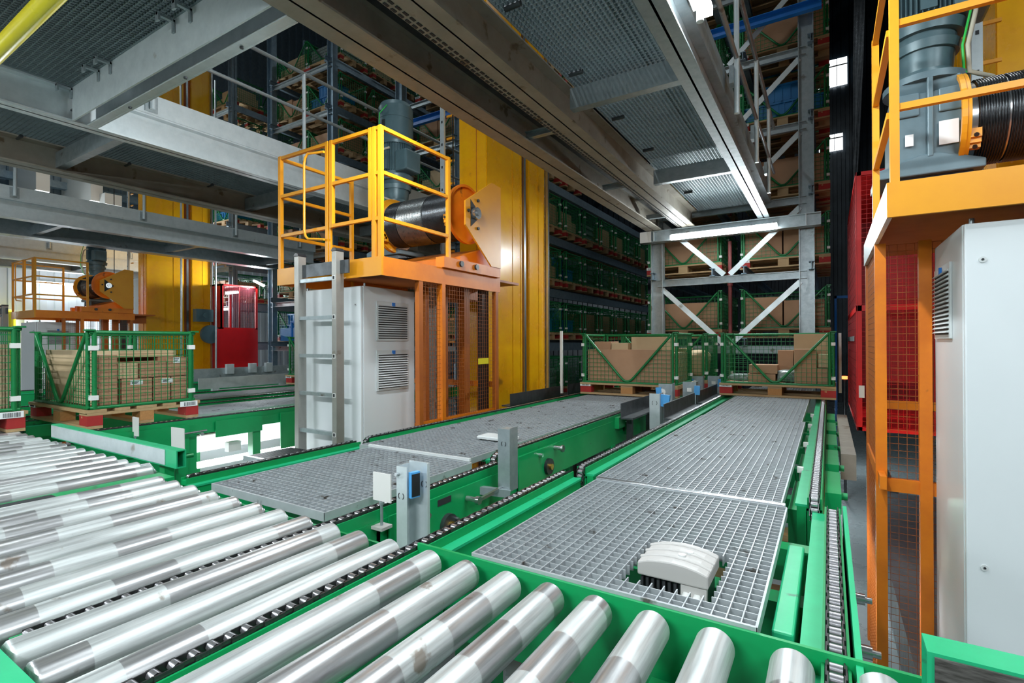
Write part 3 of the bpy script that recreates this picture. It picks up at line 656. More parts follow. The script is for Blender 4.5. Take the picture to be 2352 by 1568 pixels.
def lump(name, c, d, m, label, seed=1, cat='bundle'):
    random.seed(seed); b = MB(); nu, nv = 20, 10; vs = []
    ph = [random.random()*6 for _ in range(6)]
    for j in range(nv+1):
        v = math.pi*j/nv
        for i in range(nu):
            u = 2*math.pi*i/nu; k = 1+.10*math.sin(3*u+ph[0]+j)+.08*math.sin(5*u+ph[1]-2*v)+.05*math.sin(9*u+ph[2]+4*v)
            sx = math.copysign(abs(math.cos(u))**.6, math.cos(u)); sy = math.copysign(abs(math.sin(u))**.6, math.sin(u)); sz = math.copysign(abs(math.cos(v))**.5, math.cos(v)); s = math.sin(v)**.6
            vs.append((c[0]+sx*s*d[0]/2*k, c[1]+sy*s*d[1]/2*k, c[2]+d[2]/2+sz*d[2]/2))
    b.add(vs, [(j*nu+i, j*nu+(i+1) % nu, (j+1)*nu+(i+1) % nu, (j+1)*nu+i) for j in range(nv) for i in range(nu)], True)
    return one(name, b, m, label, cat, (c[0], c[1], c[2]))
lump('wrapped_bundle', (RX+.12, RY-.15, bz), (.24, .3, .15), 'film', 'grey plastic wrapped bundle leaning beside the flat cartons', 3)
lump('plastic_film', (RX-.40, RY-.15, bz), (.26, .3, .09), 'film', 'crumpled clear film at the left inside the right lane basket', 5)
# middle lane pallets
LX, LY = -2.10, 6.45
place(P_near, LX, LY, ZD, 'wooden pallet with bright red blocks at the end of the middle lane', 'pallet')
place(B_near, LX, LY, ZD+.146, 'green wire basket with a large cardboard sheet at the end of the middle lane', 'basket')
for x0, x1, y0, y1, z0, z1, m, lb in ((-.53, .53, -.35, -.33, 0, .40, 'card', 'large flat brown cardboard sheet right behind the V brace of the middle basket'), (.45, .555, -.32, .33, 0, .36, 'card_edge', 'stack of corrugated sheets on edge at the right of the middle basket'),
     (-.50, -.28, -.2, .1, 0, .50, 'card', 'brown carton with a small label at the left of the middle basket'), (-.27, -.05, -.2, .1, 0, .48, 'card_light', 'pale carton beside the labelled one in the middle basket'), (-.04, .40, -.1, .32, 0, .555, 'card_light', 'tall pale carton at the back of the middle basket')):
    box_thing('carton', LX+x0, LX+x1, LY+y0, LY+y1, bz+z0, bz+z1, m, lb, 'cartons in the middle lane basket')
place(P_near, -1.98, 7.55, ZD, 'pallet standing behind the middle lane pallet, mostly hidden', 'pallet')
place(B_near, -1.98, 7.55, ZD+.146, 'green wire basket directly behind the middle lane basket', 'basket')
box_thing('carton', -2.5, -1.66, 7.22, 7.6, bz, bz+.40, 'card', 'brown carton inside the second basket of the middle lane')
lump('sack', (-1.55, 7.5, bz), (.24, .5, .38), 'card_light', 'pale folded sack material in the second basket of the middle lane', 9, 'sack')

# ------------------------------------------------------------------ pallet racks
def rack(label, posts, y0, levels, depth, diag, zb=-CZ, zt=9.0, side=True, group='rack frames'):
    t = thing('pallet_rack', label, 'rack', (posts[0], y0, -CZ), group)
    for x in posts:
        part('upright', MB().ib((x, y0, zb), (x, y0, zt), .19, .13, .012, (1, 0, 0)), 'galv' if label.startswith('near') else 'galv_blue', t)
        if side and x == posts[-1] and x < -5:
            for k in range(1, 4): part('upright', MB().box(x+.11, x+.19, y0+k*2.1-.05, y0+k*2.1+.05, zb, zt), 'galv_blue', t)
    for z in levels:
        zz = z-.144-.12
        part('beam', MB().chan((posts[0], y0, zz-.055), (posts[-1], y0, zz-.055), .11, .05, (0, -1, 0)), 'galv', t)
        xs = []
        for i in range(len(posts)-1):
            a, c = posts[i], posts[i+1]; xs += [a+.10, c-.10] if not diag else [a-.06, a+.85, c-.80, c+.06]
        for x in sorted(set(xs)): part('rail', MB().ib((x, y0-.12, zz+.06), (x, y0+depth, zz+.06), .115, .07, .008), 'galv_blue', t)
        if side: part('shelf_beam', MB().box(posts[-1]+.04, posts[-1]+.10, y0, y0+depth, zz-.10, zz+.06), 'galv_blue', t)
    if diag:
        c = (posts[0]+posts[-1])/2; lv = sorted(levels)
        for i in range(len(lv)-1):
            z0 = lv[i]-.144-.12; z1 = lv[i+1]-.144-.12-.11
            for x in (posts[0], posts[-1]): part('brace', MB().bar((x+(.08 if x < c else -.08), y0-.02, z1-.04), (c+(-.04 if x < c else .04), y0-.02, z0+.02), .075, .012, (0, 1, 0)), 'galv_light', t)
    return t
LV = [.2, 1.26, 2.31, 3.36, 4.41, 5.46, 6.51]
rack('near galvanised rack frame with V braces behind the two lanes', [-2.35, -.255], 8.3, [-.9]+LV, 5, True, side=False)
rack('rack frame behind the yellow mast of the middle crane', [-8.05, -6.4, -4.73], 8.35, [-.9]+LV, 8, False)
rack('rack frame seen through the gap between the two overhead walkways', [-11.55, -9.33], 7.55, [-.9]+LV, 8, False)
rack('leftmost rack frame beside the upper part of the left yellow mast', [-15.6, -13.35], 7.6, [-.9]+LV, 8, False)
b = MB(); b.cyl((-1.30, 8.55, -.9), (-1.30, 8.55, 1.56), .028, 10); b.cyl((-1.30, 8.55, .87), (-1.30, 8.55, .93), .04, 10)
one('sprinkler_pipe', b, 'red_pipe', 'thin dull red pipe running up between the two rack columns', 'pipe', (-1.3, 8.55, -.9))
one('blue_bar', MB().chan((-1.63, 8.15, 4.60), (-.06, 8.15, 4.60), .13, .08, (0, -1, 0)), 'blue', 'bright blue C bar across the top of the near rack', 'bar', (-.85, 8.15, 4.6))
one('blue_bar', MB().chan((-8.0, 8.26, 4.72), (-6.4, 8.26, 4.72), .15, .08, (0, -1, 0)), 'blue', 'blue C bar behind the middle crane motor', 'bar', (-7.3, 8.2, 4.7))
one('blue_bar', MB().chan((-10.3, 7.46, 4.05), (-9.2, 7.46, 4.05), .10, .08, (0, -1, 0)), 'blue', 'short blue bar seen through the middle crane railing', 'bar', (-9.5, 7.3, 3.9))
# goods proto set
def goods_protos():
    L = []
    def G(name, f, m): b = MB(); f(b); o = part(name, b, m); L.append(o); return o
    G('carton_stack', lambda b: b.box(-.52, .52, -.34, .3, 0, .42), 'card')
    G('carton_stack', lambda b: (b.box(-.53, -.02, -.34, .3, 0, .46), b.box(.0, .52, -.33, .3, 0, .40)), 'card')
    G('carton_stack', lambda b: (b.box(-.5, .1, -.3, .3, 0, .24), b.box(.12, .5, -.3, .3, 0, .24), b.box(-.3, .4, -.25, .3, .245, .44)), 'card_light')
    def crate(b):
        for (x, z) in ((-.27, 0), (.25, 0), (0, .26)):
            b.box(x-.26, x+.26, -.3, .1, z, z+.22); b.box(x-.28, x+.28, -.32, .12, z+.22, z+.25)
            for k in range(5): b.box(x-.24+k*.11, x-.225+k*.11, -.312, -.3, z, z+.22)
    G('plastic_crates', crate, 'crate_blue')
    def sacks(b):
        for k in range(5): b.box(-.5+.02*(k % 2), .5-.03*(k % 2), -.33, .32, k*.07, k*.07+.06)
    G('folded_bags', sacks, 'film')
    return L
GP_ = goods_protos()
gused = set()
CATG = {'carton_stack': 'boxes', 'plastic_crates': 'crate', 'folded_bags': 'bags'}
ORD = ['front', 'second', 'third', 'fourth', 'fifth', 'sixth', 'seventh', 'eighth']
SHELF = {-.9: 'lowest shelf', .2: 'second shelf', 1.26: 'third shelf', 2.31: 'fourth shelf', 3.36: 'fifth shelf', 4.41: 'sixth shelf', 5.46: 'seventh shelf', 6.51: 'top shelf'}
def slot(x, y, z, rackname, row, kind=None, goods=True):
    where = 'on the %s of the %s, %s row' % (SHELF[z], rackname, ORD[row])
    g = 'in the '+rackname
    place(P_far, x, y, z-.144, 'wooden pallet '+where, 'pallet', 'pallets '+g)
    place(B_far, x, y, z+.002, 'wire basket '+where, 'basket', 'baskets '+g)
    if not goods: return
    k = random.choice((0, 1, 2, 0, 1, 2, 3, 4)) if kind is None else kind
    p = GP_[k]
    if k not in gused: gused.add(k); o = p
    else: o = p.copy(); link(o)
    o.location = (x, y, z+.016+CZ); nm = p.name.split('.')[0]
    o['label'] = {'carton_stack': 'brown cartons ', 'plastic_crates': 'blue crates ', 'folded_bags': 'grey-green bags '}[nm]+where
    o['category'] = CATG[nm]; o['group'] = nm.replace('_', ' ')+' '+g
random.seed(11)
for z in LV[:6]:
    for cxp, side in ((-2.03, 'left'), (-.57, 'right')):
        kk = {(.2, 'left'): 0, (.2, 'right'): 1, (1.26, 'left'): 0, (1.26, 'right'): 1, (2.31, 'right'): 0, (3.36, 'right'): 3}.get((z, side), None)
        for r in (0, 1): slot(cxp, 9.02+.95*r, z, 'near rack %s column' % side, r, kk if r == 0 else None)
for z in LV[:3]:
    for r in range(7): slot(-5.18, 8.95+.97*r, z, 'rack receding right of middle mast', r, {(1.26, 0): 2, (1.26, 1): 3, (1.26, 2): 4, (.2, 1): 3, (.2, 0): 3, (2.31, 0): 0, (2.31, 1): 2, (2.31, 2): 4}.get((z, r)))
for r in (0, 1): slot(-5.18, 8.95+.97*r, -.9, 'rack receding right of middle mast', r, 4)
for z in LV:
    for r in range(2):
        slot(-7.2, 8.95+.97*r, z, 'rack behind the middle winch', r)
        if z > 3: slot(-5.18, 8.95+.97*r, z, 'rack receding right of middle mast', r)
for z in LV[:7]:
    for r in range(3):
        if z != .2: slot(-11.05, 8.1+.97*r, z, 'dim rack, left column', r, goods=(r == 0 or random.random() < .5))
        else: slot(-11.05, 8.1+.97*r, z, 'dim rack, left column', r, 3 if r == 0 else 0)
        slot(-9.85, 8.1+.97*r, z, 'dim rack, right column', r, goods=(r == 0 or random.random() < .6))
        if z > 1 and r < 2: slot(-14.0, 8.1+.97*r, z, 'leftmost rack beyond the mast', r, goods=(r == 0))
# lane pallet seen between the red cabin and the white cabinet
place(P_near, -6.9, 5.55, ZD, 'pallet on the hidden lane between the red cabin and the tall white cabinet', 'pallet')
place(B_near, -6.9, 5.55, ZD+.146, 'green V-braced basket between the red cabin and the tall white cabinet', 'basket')
box_thing('carton', -7.4, -6.4, 5.25, 5.6, ZD+.165, ZD+.55, 'card_light', 'pale carton in the basket left of the tall white cabinet')
t = thing('post_pallet', 'blue steel stacking frame with blue crates behind the V-braced basket', 'frame', (-9.9, 7.3, .2))
b = MB()
for x in (-10.45, -9.9, -9.45): b.box(x-.02, x+.02, 7.28, 7.32, .06, .50)
b.box(-10.45, -9.45, 7.28, 7.32, .48, .52); part('frame', b, 'blue', t)
part('crate', MB().box(-10.95, -9.5, 7.35, 7.7, .06, .36), 'crate_blue', t)

# ------------------------------------------------------------------ overhead walkways
ZB = 1.76
def walkway(label, xl, xr, y0, y1, posts=(), px=None, cross=(), tray=False, inner=None, rails=(2.62, 3.05), gx=None, mats=('galv_dusty', 'galv')):
    t = thing('walkway', label, 'walkway', ((xl+xr)/2, y0, ZB))
    w = .15 if not tray else .15
    part('side_beam', MB().ib((xr-.075, y0, ZB+.13), (xr-.075, y1, ZB+.13), .26, .15, .014), mats[1], t)
    wl = .24; part('side_beam', MB().ib((xl+wl/2, y0, ZB+.13), (xl+wl/2, y1, ZB+.13), .26, wl, .014), mats[0], t)
    part('kick_plate', MB().box(xr-.012, xr+.0, y0, y1, ZB+.262, ZB+.44), mats[1], t)
    g0, g1 = gx or (xl+.1, xr-.05)
    part('grating', grating_mesh(g0, g1, y0, y1, ZB+.30, .034, .036, .035, .004), 'grate_mid' if inner else 'grate_shaded', t)
    if inner:
        part('stringer', MB().ib((inner+.09, y0, ZB+.13), (inner+.09, y1, ZB+.13), .26, .18, .012), 'galv_dusty', t)
        b = MB(); b.box(inner-.075, inner-.012, y0, y1, ZB+.012, ZB+.016); b.m = 1
        y = y0
        while y < y1:
            b.box(inner-.068, inner-.052, y, y+.035, ZB+.008, ZB+.013); b.box(inner-.034, inner-.018, y, y+.035, ZB+.008, ZB+.013); y += .055
        part('cable_tray', b, ['galv_dusty', 'slot_dark'], t)
        part('cover', MB().box(xl+.2, inner-.08, y0, y1, ZB+.22, ZB+.24), 'dark_steel', t)  # dark sheet standing in for shade in the recess between flanges
        for y in (3.9, 5.7, 7.4): part('support_bracket', MB().ib((xl+.2, y, ZB+.06), (inner, y, ZB+.06), .06, .05, .006), 'galv', t)
    for y in cross: part('cross_beam', MB().chan((g0, y, ZB+.13), (xr-.12, y, ZB+.13), .16, .07, (0, 1, 0)), 'galv', t)
    for i in range(int((y1-y0)/.9)):
        y = y0+.5+i*.9
        for xa_, ya_ in ((g1-.16, y), (g1-.16, y+.09), (g0+.05, y)): part('grating_clamp', MB().cyl((xa_, ya_, ZB+.25), (xa_+.11, ya_, ZB+.25), .018, 6), 'dark_steel', t)
    if posts:
        h = thing('handrail', label.split(',')[0].replace('walkway', 'handrail of the walkway')+', tubular steel', 'railing', (px, posts[0], ZB+.2))
        for y in posts:
            b = MB(); b.cyl((px, y, ZB+.05 if px > -1 else ZB+.30), (px, y, rails[1]), .021, 10); part('post', b, 'galv_light', h)
            part('base_bracket', MB().box(px-.05, px-.018, y-.05, y+.05, ZB+.28, ZB+.42), 'galv', h)
        part('top_rail', MB().cyl((px, posts[0]-1.4, rails[1]), (px, posts[-1]+.7, rails[1]), .021, 10), 'galv', h)
        part('mid_rail', MB().cyl((px, posts[0]-1.4, rails[0]), (px, posts[-1]+.7, rails[0]), .018, 10), 'galv', h)
    return t
walkway('overhead walkway above the two lanes, reaching the lamp beam', -2.46, -.70, -1.5, 8.25, (3.02, 4.39, 5.7, 6.95), -.61, (3.62, 5.85), inner=-1.90, gx=(-1.70, -.78), rails=(2.25, 2.85))
walkway('overhead walkway left of the middle crane, with a pale outer side', -6.86, -5.06, -1.5, 8.1, (2.155, 3.68, 5.2, 6.75), -5.03, (2.0, 4.0, 6.0), mats=('galv_dusty', 'galv_light'))
walkway('second overhead walkway to the left, in front of the left yellow mast', -11.3, -9.6, .3, 7.3, (2.4, 3.97, 5.51, 6.9), -9.57, (3.0, 5.0, 7.0), mats=('galv', 'galv_light'))
walkway('farthest overhead walkway above the left crane railing', -15.95, -14.2, 0, 7.3, (4.1, 5.6), -14.17, (3.0, 5.0), mats=('galv', 'galv_light'))
t = thing('crosswalk', 'wide overhead grating platform in the top left corner', 'walkway', (-3.8, 1.4, ZB))
part('grating', grating_mesh(-5.05, -2.47, -1.6, 1.595, ZB+.30, .034, .036, .035, .004), 'grate_shaded', t)
part('cross_beam', MB().box(-5.05, -2.465, 1.60, 1.612, ZB+.0, ZB+.29), 'galv_light', t)
part('recess_shade', MB().box(-5.2, -2.465, 1.612, 1.70, ZB+.10, ZB+.112), 'dark_steel', t)  # dark strip drawn for the shaded gap between the two beams
part('cross_beam', MB().box(-5.06, -2.465, 1.70, 1.77, ZB+.001, ZB+.015).box(-5.06, -2.465, 1.756, 1.77, ZB, ZB+.29), 'galv_light', t)
for x in (-3.25, -3.45, -4.35, -4.55, -5.05):
    b = MB(); b.box(x-.012, x+.012, 1.50, 1.599, ZB+.235, ZB+.25); b.box(x-.02, x+.02, 1.50, 1.512, ZB+.20, ZB+.25); b.box(x-.012, x+.012, 1.588, 1.598, ZB+.17, ZB+.25); part('clip', b, 'galv', t)
for x in (-2.95, -3.6, -4.4): part('bolt', MB().cyl((x, 1.735, ZB-.01), (x, 1.735, ZB), .012, 6), 'dark_steel', t)
one('yellow_pipe', MB().cyl((-7.5, .95, 1.62), (-1.5, .88, 1.62), .042, 20), 'yellow_pipe', 'shiny yellow pipe crossing the top left corner under the grating', 'pipe', (-4, .93, 1.6))
# beam carrying the walkway and the long lamp
t = thing('support_beam', 'heavy galvanised I beam under the walkway end, above the V braces', 'beam', (-1.3, 8.1, 1.57))
part('beam', MB().ib((-2.55, 8.12, 1.665), (-.08, 8.12, 1.665), .175, .16, .012), 'galv', t)
for x in (-2.35, -.255): part('stiffener', MB().box(x-.006, x+.006, 8.05, 8.11, 1.59, 1.74), 'galv_light', t)
part('end_plate', MB().box(-2.56, -2.38, 8.035, 8.045, 1.58, 1.75), 'paper', t)

# ------------------------------------------------------------------ lamps
def tube_lamp(label, p, q, power, down=(0, 0, -1), es='tube_light', w=.05):
    p = Vector(p); q = Vector(q); c = (p+q)/2; L_ = (q-p).length
    t = thing('fluorescent_lamp', label, 'lamp', tuple(c))
    d = Vector(down)
    part('tube', MB().bar(p, q, w, w*.8), es, t)
    if p.x < -19: part('wall_arm', MB().box(p.x-.3, p.x, p.y+.2, p.y+.26, p.z-.02, p.z+.02).box(p.x-.3, p.x, q.y-.26, q.y-.2, p.z-.02, p.z+.02), 'plastic_white', t)
    part('housing', MB().bar(p-d*w*.8, q-d*w*.8, w*1.3, w*.5), 'plastic_white', t)
    l = bpy.data.lights.new('lamp_light', 'AREA'); l.shape = 'RECTANGLE'; l.size = L_; l.size_y = .08; l.energy = power; l.color = (.88, .97, 1)
    o = link(bpy.data.objects.new('lamp_light', l)); o.location = tuple(c+d*(w*.6)+Vector((0, 0, CZ)))
    z = -d.normalized(); x = (q-p).normalized(); y = z.cross(x)
    o.rotation_euler = Matrix((x, y, z)).transposed().to_euler()
    return t
tube_lamp('long bright lamp on the beam above the V braces', (-2.06, 7.98, 1.60), (-.60, 7.98, 1.60), 55, (0, -.8, -.6), w=.075)
tube_lamp('lamp on the outer edge of the overhead walkway, at the top of the picture', (-.60, 1.7, 1.93), (-.60, 3.15, 1.93), 45, (.5, 0, -.86), w=.07)
tube_lamp('thin lamp line along the left edge of the overhead walkway', (-2.49, 2.36, 1.80), (-2.49, 2.95, 1.80), 40, (-.8, 0, -.6), w=.022)
tube_lamp('glowing lamp on the white corrugated wall behind the left crane railing', (-19.2, 5.2, 1.78), (-19.2, 6.6, 1.78), 900, (1, 0, -.4), w=.08)
tube_lamp('lamp shining low under the left conveyor between its green legs', (-5.35, 2.0, -1.2), (-5.35, 4.1, -1.2), 6, (.7, 0, .7))
for k_, y_ in enumerate((3.6, 5.6, 8.4, 12.0)): tube_lamp('added low lamp hidden under the outer side of the right lane, %s' % ('nearest one', 'second one', 'third one', 'farthest one')[k_], (-.10, y_, -1.35), (-.10, y_+.7, -1.35), 20, (.75, 0, -.66))  # hidden lamps added to throw light patches on the aisle floor
tube_lamp('small lamp inside the red operator cabin', (-12.6, 7.0, 1.24), (-12.1, 7.0, 1.24), 12, (0, 0, -1))
tube_lamp('lamp on the far rack beside the red cabin', (-12.0, 7.35, 1.55), (-11.6, 7.35, 1.40), 40, (0, -1, 0))

# ------------------------------------------------------------------ stacker cranes
def wires(b, plane, c, a0, a1, z0, z1, st=.038, t=.0022):
    n = int((a1-a0)/st)
    for i in range(n+1):
        a = a0+i*(a1-a0)/n
        if plane == 'x': b.box(c-t/2, c+t/2, a-t/2, a+t/2, z0, z1)
        else: b.box(a-t/2, a+t/2, c-t/2, c+t/2, z0, z1)
    m = int((z1-z0)/st)
    for i in range(m+1):
        z = z0+i*(z1-z0)/m
        if plane == 'x': b.box(c-t/2, c+t/2, a0, a1, z-t/2, z+t/2)
        else: b.box(a0, a1, c-t/2, c+t/2, z-t/2, z+t/2)
def crane(label, XL, Y0, mx=.49, fl=.28, gx=.09, gy=1.47, dy=1.27, cabin=(.0, 3.77, 4.8, 1.575, False), s=1.0, gate=True, tag=''):
    t = thing('stacker_crane', label, 'crane', (XL, Y0, -CZ))
    W_ = 1.37
    def B(m, *a, name='x', mt='orange', **k): b = MB(); b.box(XL+a[0], XL+a[1], Y0+a[2], Y0+a[3], a[4], a[5]); return part(name, b, mt, t, **k)
    B(0, .25, 1.15, .5, 6.2, -CZ+.02, -CZ+.45, name='base_frame', mt='dark_steel')
    # mast
    m = MB(); x0, x1 = XL+mx, XL+mx+.40; zt = 9.5
    m.m = 0; m.box(x0, x1, Y0+2.17, Y0+3.02, -CZ+.45, zt); m.box(x0, x1, Y0+3.20, Y0+3.67, -CZ+.45, zt)
    m.m = 1; m.box(x0+.05, x1-.05, Y0+3.02, Y0+3.20, -CZ+.45, zt)
    m.m = 0
    for y in (2.19, 2.78, 2.98, 3.22, 3.48, 3.64):
        m.box(x1, x1+.006, Y0+y-.006, Y0+y+.006, -CZ+.45, zt); m.box(x0-.006, x0, Y0+y-.006, Y0+y+.006, -CZ+.45, zt)
    m.m = 1; m.box(x0+.26, x0+.266, Y0+2.164, Y0+2.17, -CZ+.45, zt)
    part('mast', m, ['yellow', 'orange_dark'], t)
    g = MB(); 
    for sx, xx in ((1, x1), (-1, x0)): g.box(min(xx, xx-sx*.03), max(xx, xx-sx*.03), Y0+3.08, Y0+3.13, -CZ+.45, zt)
    g.box(x1+.0, x1+.05, Y0+3.68, Y0+3.72, -CZ+.45, zt)
    part('guide_rail', g, 'brushed', t)
    part('mast_plate', MB().box(x1+.001, x1+.005, Y0+2.35, Y0+2.50, 2.62, 2.70), 'yellow', t)
    # ladder on the mast
    l = MB(); l.m = 0; l.box(XL+mx-.17, XL+mx-.11, Y0+2.0, Y0+2.03, -.4, zt); l.m = 1
    z = .2
    while z < 6: l.box(XL+mx-.15, XL+mx-.13, Y0+1.998, Y0+2.0, z, z+.03); z += .28
    l.m = 2; z = 0
    while z < 6: l.box(XL+mx-.11, XL+mx, Y0+2.05, Y0+2.07, z, z+.025); z += .28
    part('mast_ladder', l, ['galv_light', 'slot_dark', 'amber'], t)
    # platform
    B(0, 0, W_, 0, .02, .547, .70, name='front_beam', mt='amber')
    B(0, W_-.02, W_, .02, 1.74, .547, .70, name='side_beam', mt='orange')
    B(0, 0, .02, .02, 1.74, .547, .70, name='side_beam', mt='galv_light' if not gate else 'orange', label='bare worn side beam' if not gate else None)
    B(0, .02, W_-.02, .02, 2.17, .665, .69, name='deck', mt='orange_dark')
    B(0, mx, mx+.4, 1.74, 2.17, .50, .66, name='mast_console', mt='orange_dark')
    # railings
    zs = (1.74, 1.38, 1.01); w = .034
    def bar(name, p, q, ww=w, mt='amber'): b = MB(); b.bar((XL+p[0], Y0+p[1], p[2]), (XL+q[0], Y0+q[1], q[2]), ww, ww); part(name, b, mt, t)
    def frm(a, b_, z0, z1, mids, bot=False):
        b = MB()
        def r(p, q): k_ = w if p[0] == q[0] else w-.006; b.bar((XL+p[0], Y0+.02, p[1]), (XL+q[0], Y0+.02, q[1]), k_, k_)
        r((a, z0), (a, z1+w/2)); r((b_, z0), (b_, z1+w/2)); r((a, z1), (b_, z1))
        for z in mids: r((a, z), (b_, z))
        part('railing_frame', b, 'amber', t)
    if gate:
        frm(.03, .70, .60, 1.74, (1.38, 1.01))
        b = MB()
        for p, q in (((.755, 1.0), (.755, 1.757)), ((1.235, 1.0), (1.235, 1.757)), ((.755, 1.74), (1.235, 1.74)), ((.755, 1.38), (1.235, 1.38)), ((.755, 1.017), (1.235, 1.017))):
            k_ = w if p[0] == q[0] else w-.006; b.bar((XL+p[0], Y0+.02, p[1]), (XL+q[0], Y0+.02, q[1]), k_, k_)
        part('gate', b, 'amber', t)
        frm(1.28, 1.345, .60, 1.74, (1.38, 1.01))
        b = MB(); b.tube([(XL+.70, Y0-.02, 1.66), (XL+.52, Y0-.05, 1.67), (XL+.485, Y0-.05, 1.64), (XL+.47, Y0-.05, 1.59), (XL+.47, Y0-.05, 1.0), (XL+.485, Y0-.05, .95), (XL+.52, Y0-.05, .92), (XL+.70, Y0-.02, .90)], .011, 10)
        part('handle', b, 'amber', t)
        for x in (.735, 1.257): bar('post', (x, .02, .60), (x, .02, 1.74), .02)
    else:
        frm(.03, .95, .60, 1.76, (1.40, 1.03)); 
    for sx in (.018, W_-.018):
        b = MB()
        for z in zs: b.bar((XL+sx, Y0+.04, z), (XL+sx, Y0+.88, z), w-.006, w-.006)
        b.bar((XL+sx, Y0+.87, .60), (XL+sx, Y0+.87, zs[0]+w/2), w, w)
        part('side_railing', b, 'amber', t)
    # hoist drum
    dz = 1.31; f0, f1 = XL+fl, XL+1.25; yd = Y0+dy
    def coil(xa, xb, m_):
        n = 40; turns = int((xb-xa)/.012); b = MB(); vs = []; R = []
        for i in range(turns): R += [(xa+i*.012, .238), (xa+i*.012+.003, .2475), (xa+i*.012+.006, .25), (xa+i*.012+.009, .2475)]
        for xx, rr in R:
            for k in range(n): a = 2*math.pi*k/n; vs.append((xx, yd+rr*math.cos(a), dz+rr*math.sin(a)))
        b.add(vs, [(i*n+k, (i+1)*n+k, (i+1)*n+(k+1) % n, i*n+(k+1) % n) for i in range(len(R)-1) for k in range(n)], True)
        return b
    a1, a2 = f0+(f1-f0)*.24, f0+(f1-f0)*.62
    d = part('hoist_drum', MB().cyl((f0, yd, dz), (f1, yd, dz), .236, 40), 'brushed', t)
    part('rope_coil', coil(f0+.05, a1, 0), 'rope', d); part('rope_coil', coil(a1, a2, 0), 'rope_worn' if gate else 'rope', d); part('rope_coil', coil(a2, f1-.04, 0), 'rope', d)
    for xx, sg in ((f0, 1), (f1, -1)):
        b = MB(); b.cyl((xx-.012, yd, dz), (xx+.012, yd, dz), .295, 44); b.ring((xx-.02*sg-.012, yd, dz), (xx-.02*sg+.012, yd, dz), .30, .275, 44)
        fo = part('flange', b, 'amber' if sg > 0 else 'orange', d)
        b = MB(); b.m = 0; a = 3.65 if sg > 0 else 3.4
        for k in range(3):
            aa = a+k*.12; b.bx((xx+sg*.035, yd+.265*math.cos(aa), dz+.265*math.sin(aa)), (.05, .045, .05))
        b.m = 1
        for k in (0, 2): aa = a+k*.12; b.cyl((xx+sg*.035, yd+.29*math.cos(aa), dz+.29*math.sin(aa)), (xx+sg*.035, yd+.30*math.cos(aa), dz+.30*math.sin(aa)), .012, 8)
        part('rope_clamp', b, ['amber', 'black'], fo)
    # bracket plate with bearing
    b = MB(); xp = XL+W_+.02; P = [(1.07, 1.39), (1.53, 1.68), (1.70, 1.67), (1.70, .80), (1.52, .80), (1.07, 1.155)]
    b.prism([(xp, Y0+y, z) for y, z in P], (.018, 0, 0)); pl = part('bearing_plate', b, 'amber', t)
    b = MB(); b.prism([(xp+.019, Y0+1.15, 1.42), (xp+.019, Y0+1.33, 1.29), (xp+.019, Y0+1.15, 1.15)], (.002, 0, 0)); part('cutout', b, 'slot_dark', pl)
    b = MB(); b.cyl((xp+.019, Y0+dy-.05, dz-.02), (xp+.06, Y0+dy-.05, dz-.02), .058, 20); b.cyl((xp+.06, Y0+dy-.05, dz-.02), (xp+.075, Y0+dy-.05, dz-.02), .03, 16); part('bearing', b, 'brushed', pl)
    b = MB()
    for y, z in ((1.27, 1.43), (1.11, 1.30), (1.27, 1.15)): b.cyl((xp+.018, Y0+y, z), (xp+.035, Y0+y, z), .016, 8)
    part('bolt', b, 'black', pl)
    b = MB(); b.prism([(XL+.35, Y0+1.12, .70), (XL+.35, Y0+1.12, .86), (XL+.35, Y0+1.55, 1.0), (XL+.35, Y0+1.72, 1.0), (XL+.35, Y0+1.72, .70)], (.95, 0, 0)); b.box(XL+1.3, XL+W_+.03, Y0+.75, Y0+1.7, .70, .80); b.box(XL+.15, XL+.25, Y0+.95, Y0+1.1, .70, .84); b.box(XL+.42, XL+.55, Y0+.95, Y0+1.1, .70, .86)
    part('drum_support', b, 'orange', t)
    b = MB()
    for y in (1.0, 1.25): b.cyl((xp-.01, Y0+y, .76), (xp+.03, Y0+y, .76), .028, 10)
    part('support_bolt', b, 'black', t)
    # gearbox and motor
    G = Vector((XL+gx+.19, Y0+gy, 0)) if False else Vector((XL+gx+.0, Y0+gy, 0)); x, y = G.x, G.y
    gb = MB(); gb.box(x-.19, x+.17, y-.19, y+.19, 1.08, 1.50)
    gb.prism([(x-.27, y-.21, 1.0), (x-.27, y-.21, 1.05), (x-.05, y-.21, 1.12), (x+.05, y-.21, 1.12), (x+.25, y-.21, 1.05), (x+.25, y-.21, 1.0)], (0, .42, 0))
    gb.box(x-.015, x+.015, y-.215, y-.19, 1.1, 1.58); gb.box(x-.17, x+.15, y-.17, y+.17, 1.5, 1.58)
    gb.cyl((x+.17, y, 1.30), (x+.24, y, 1.30), .13, 24); gb.cyl((x, y, 1.575), (x, y, 1.615), .215, 32)
    gb.box(x-.16, x-.05, y-.205, y-.19, 1.36, 1.50); gb.box(x+.04, x+.15, y-.205, y-.19, 1.36, 1.5)
    part('gearbox', gb, 'motor_pale', t, bevel=.008)
    part('rating_plate', MB().box(x+.04, x+.13, y-.213, y-.207, 1.16, 1.30), 'paper', t); part('rating_plate', MB().box(x-.12, x-.08, y-.213, y-.207, 1.18, 1.25), 'paper', t)
    part('gearbox_stand', MB().box(x-.2, x+.2, y-.17, y+.2, .70, 1.0), 'black', t)
    b = MB()
    for z0, z1, r0, r1 in ((1.615, 1.66, .17, .15), (1.66, 1.78, .14, .15), (1.78, 1.83, .17, .18), (1.83, 1.88, .16, .16), (1.88, 1.94, .195, .205), (1.94, 1.98, .185, .175)): b.cyl((x, y, z0), (x, y, z1), r0, 32, r1)
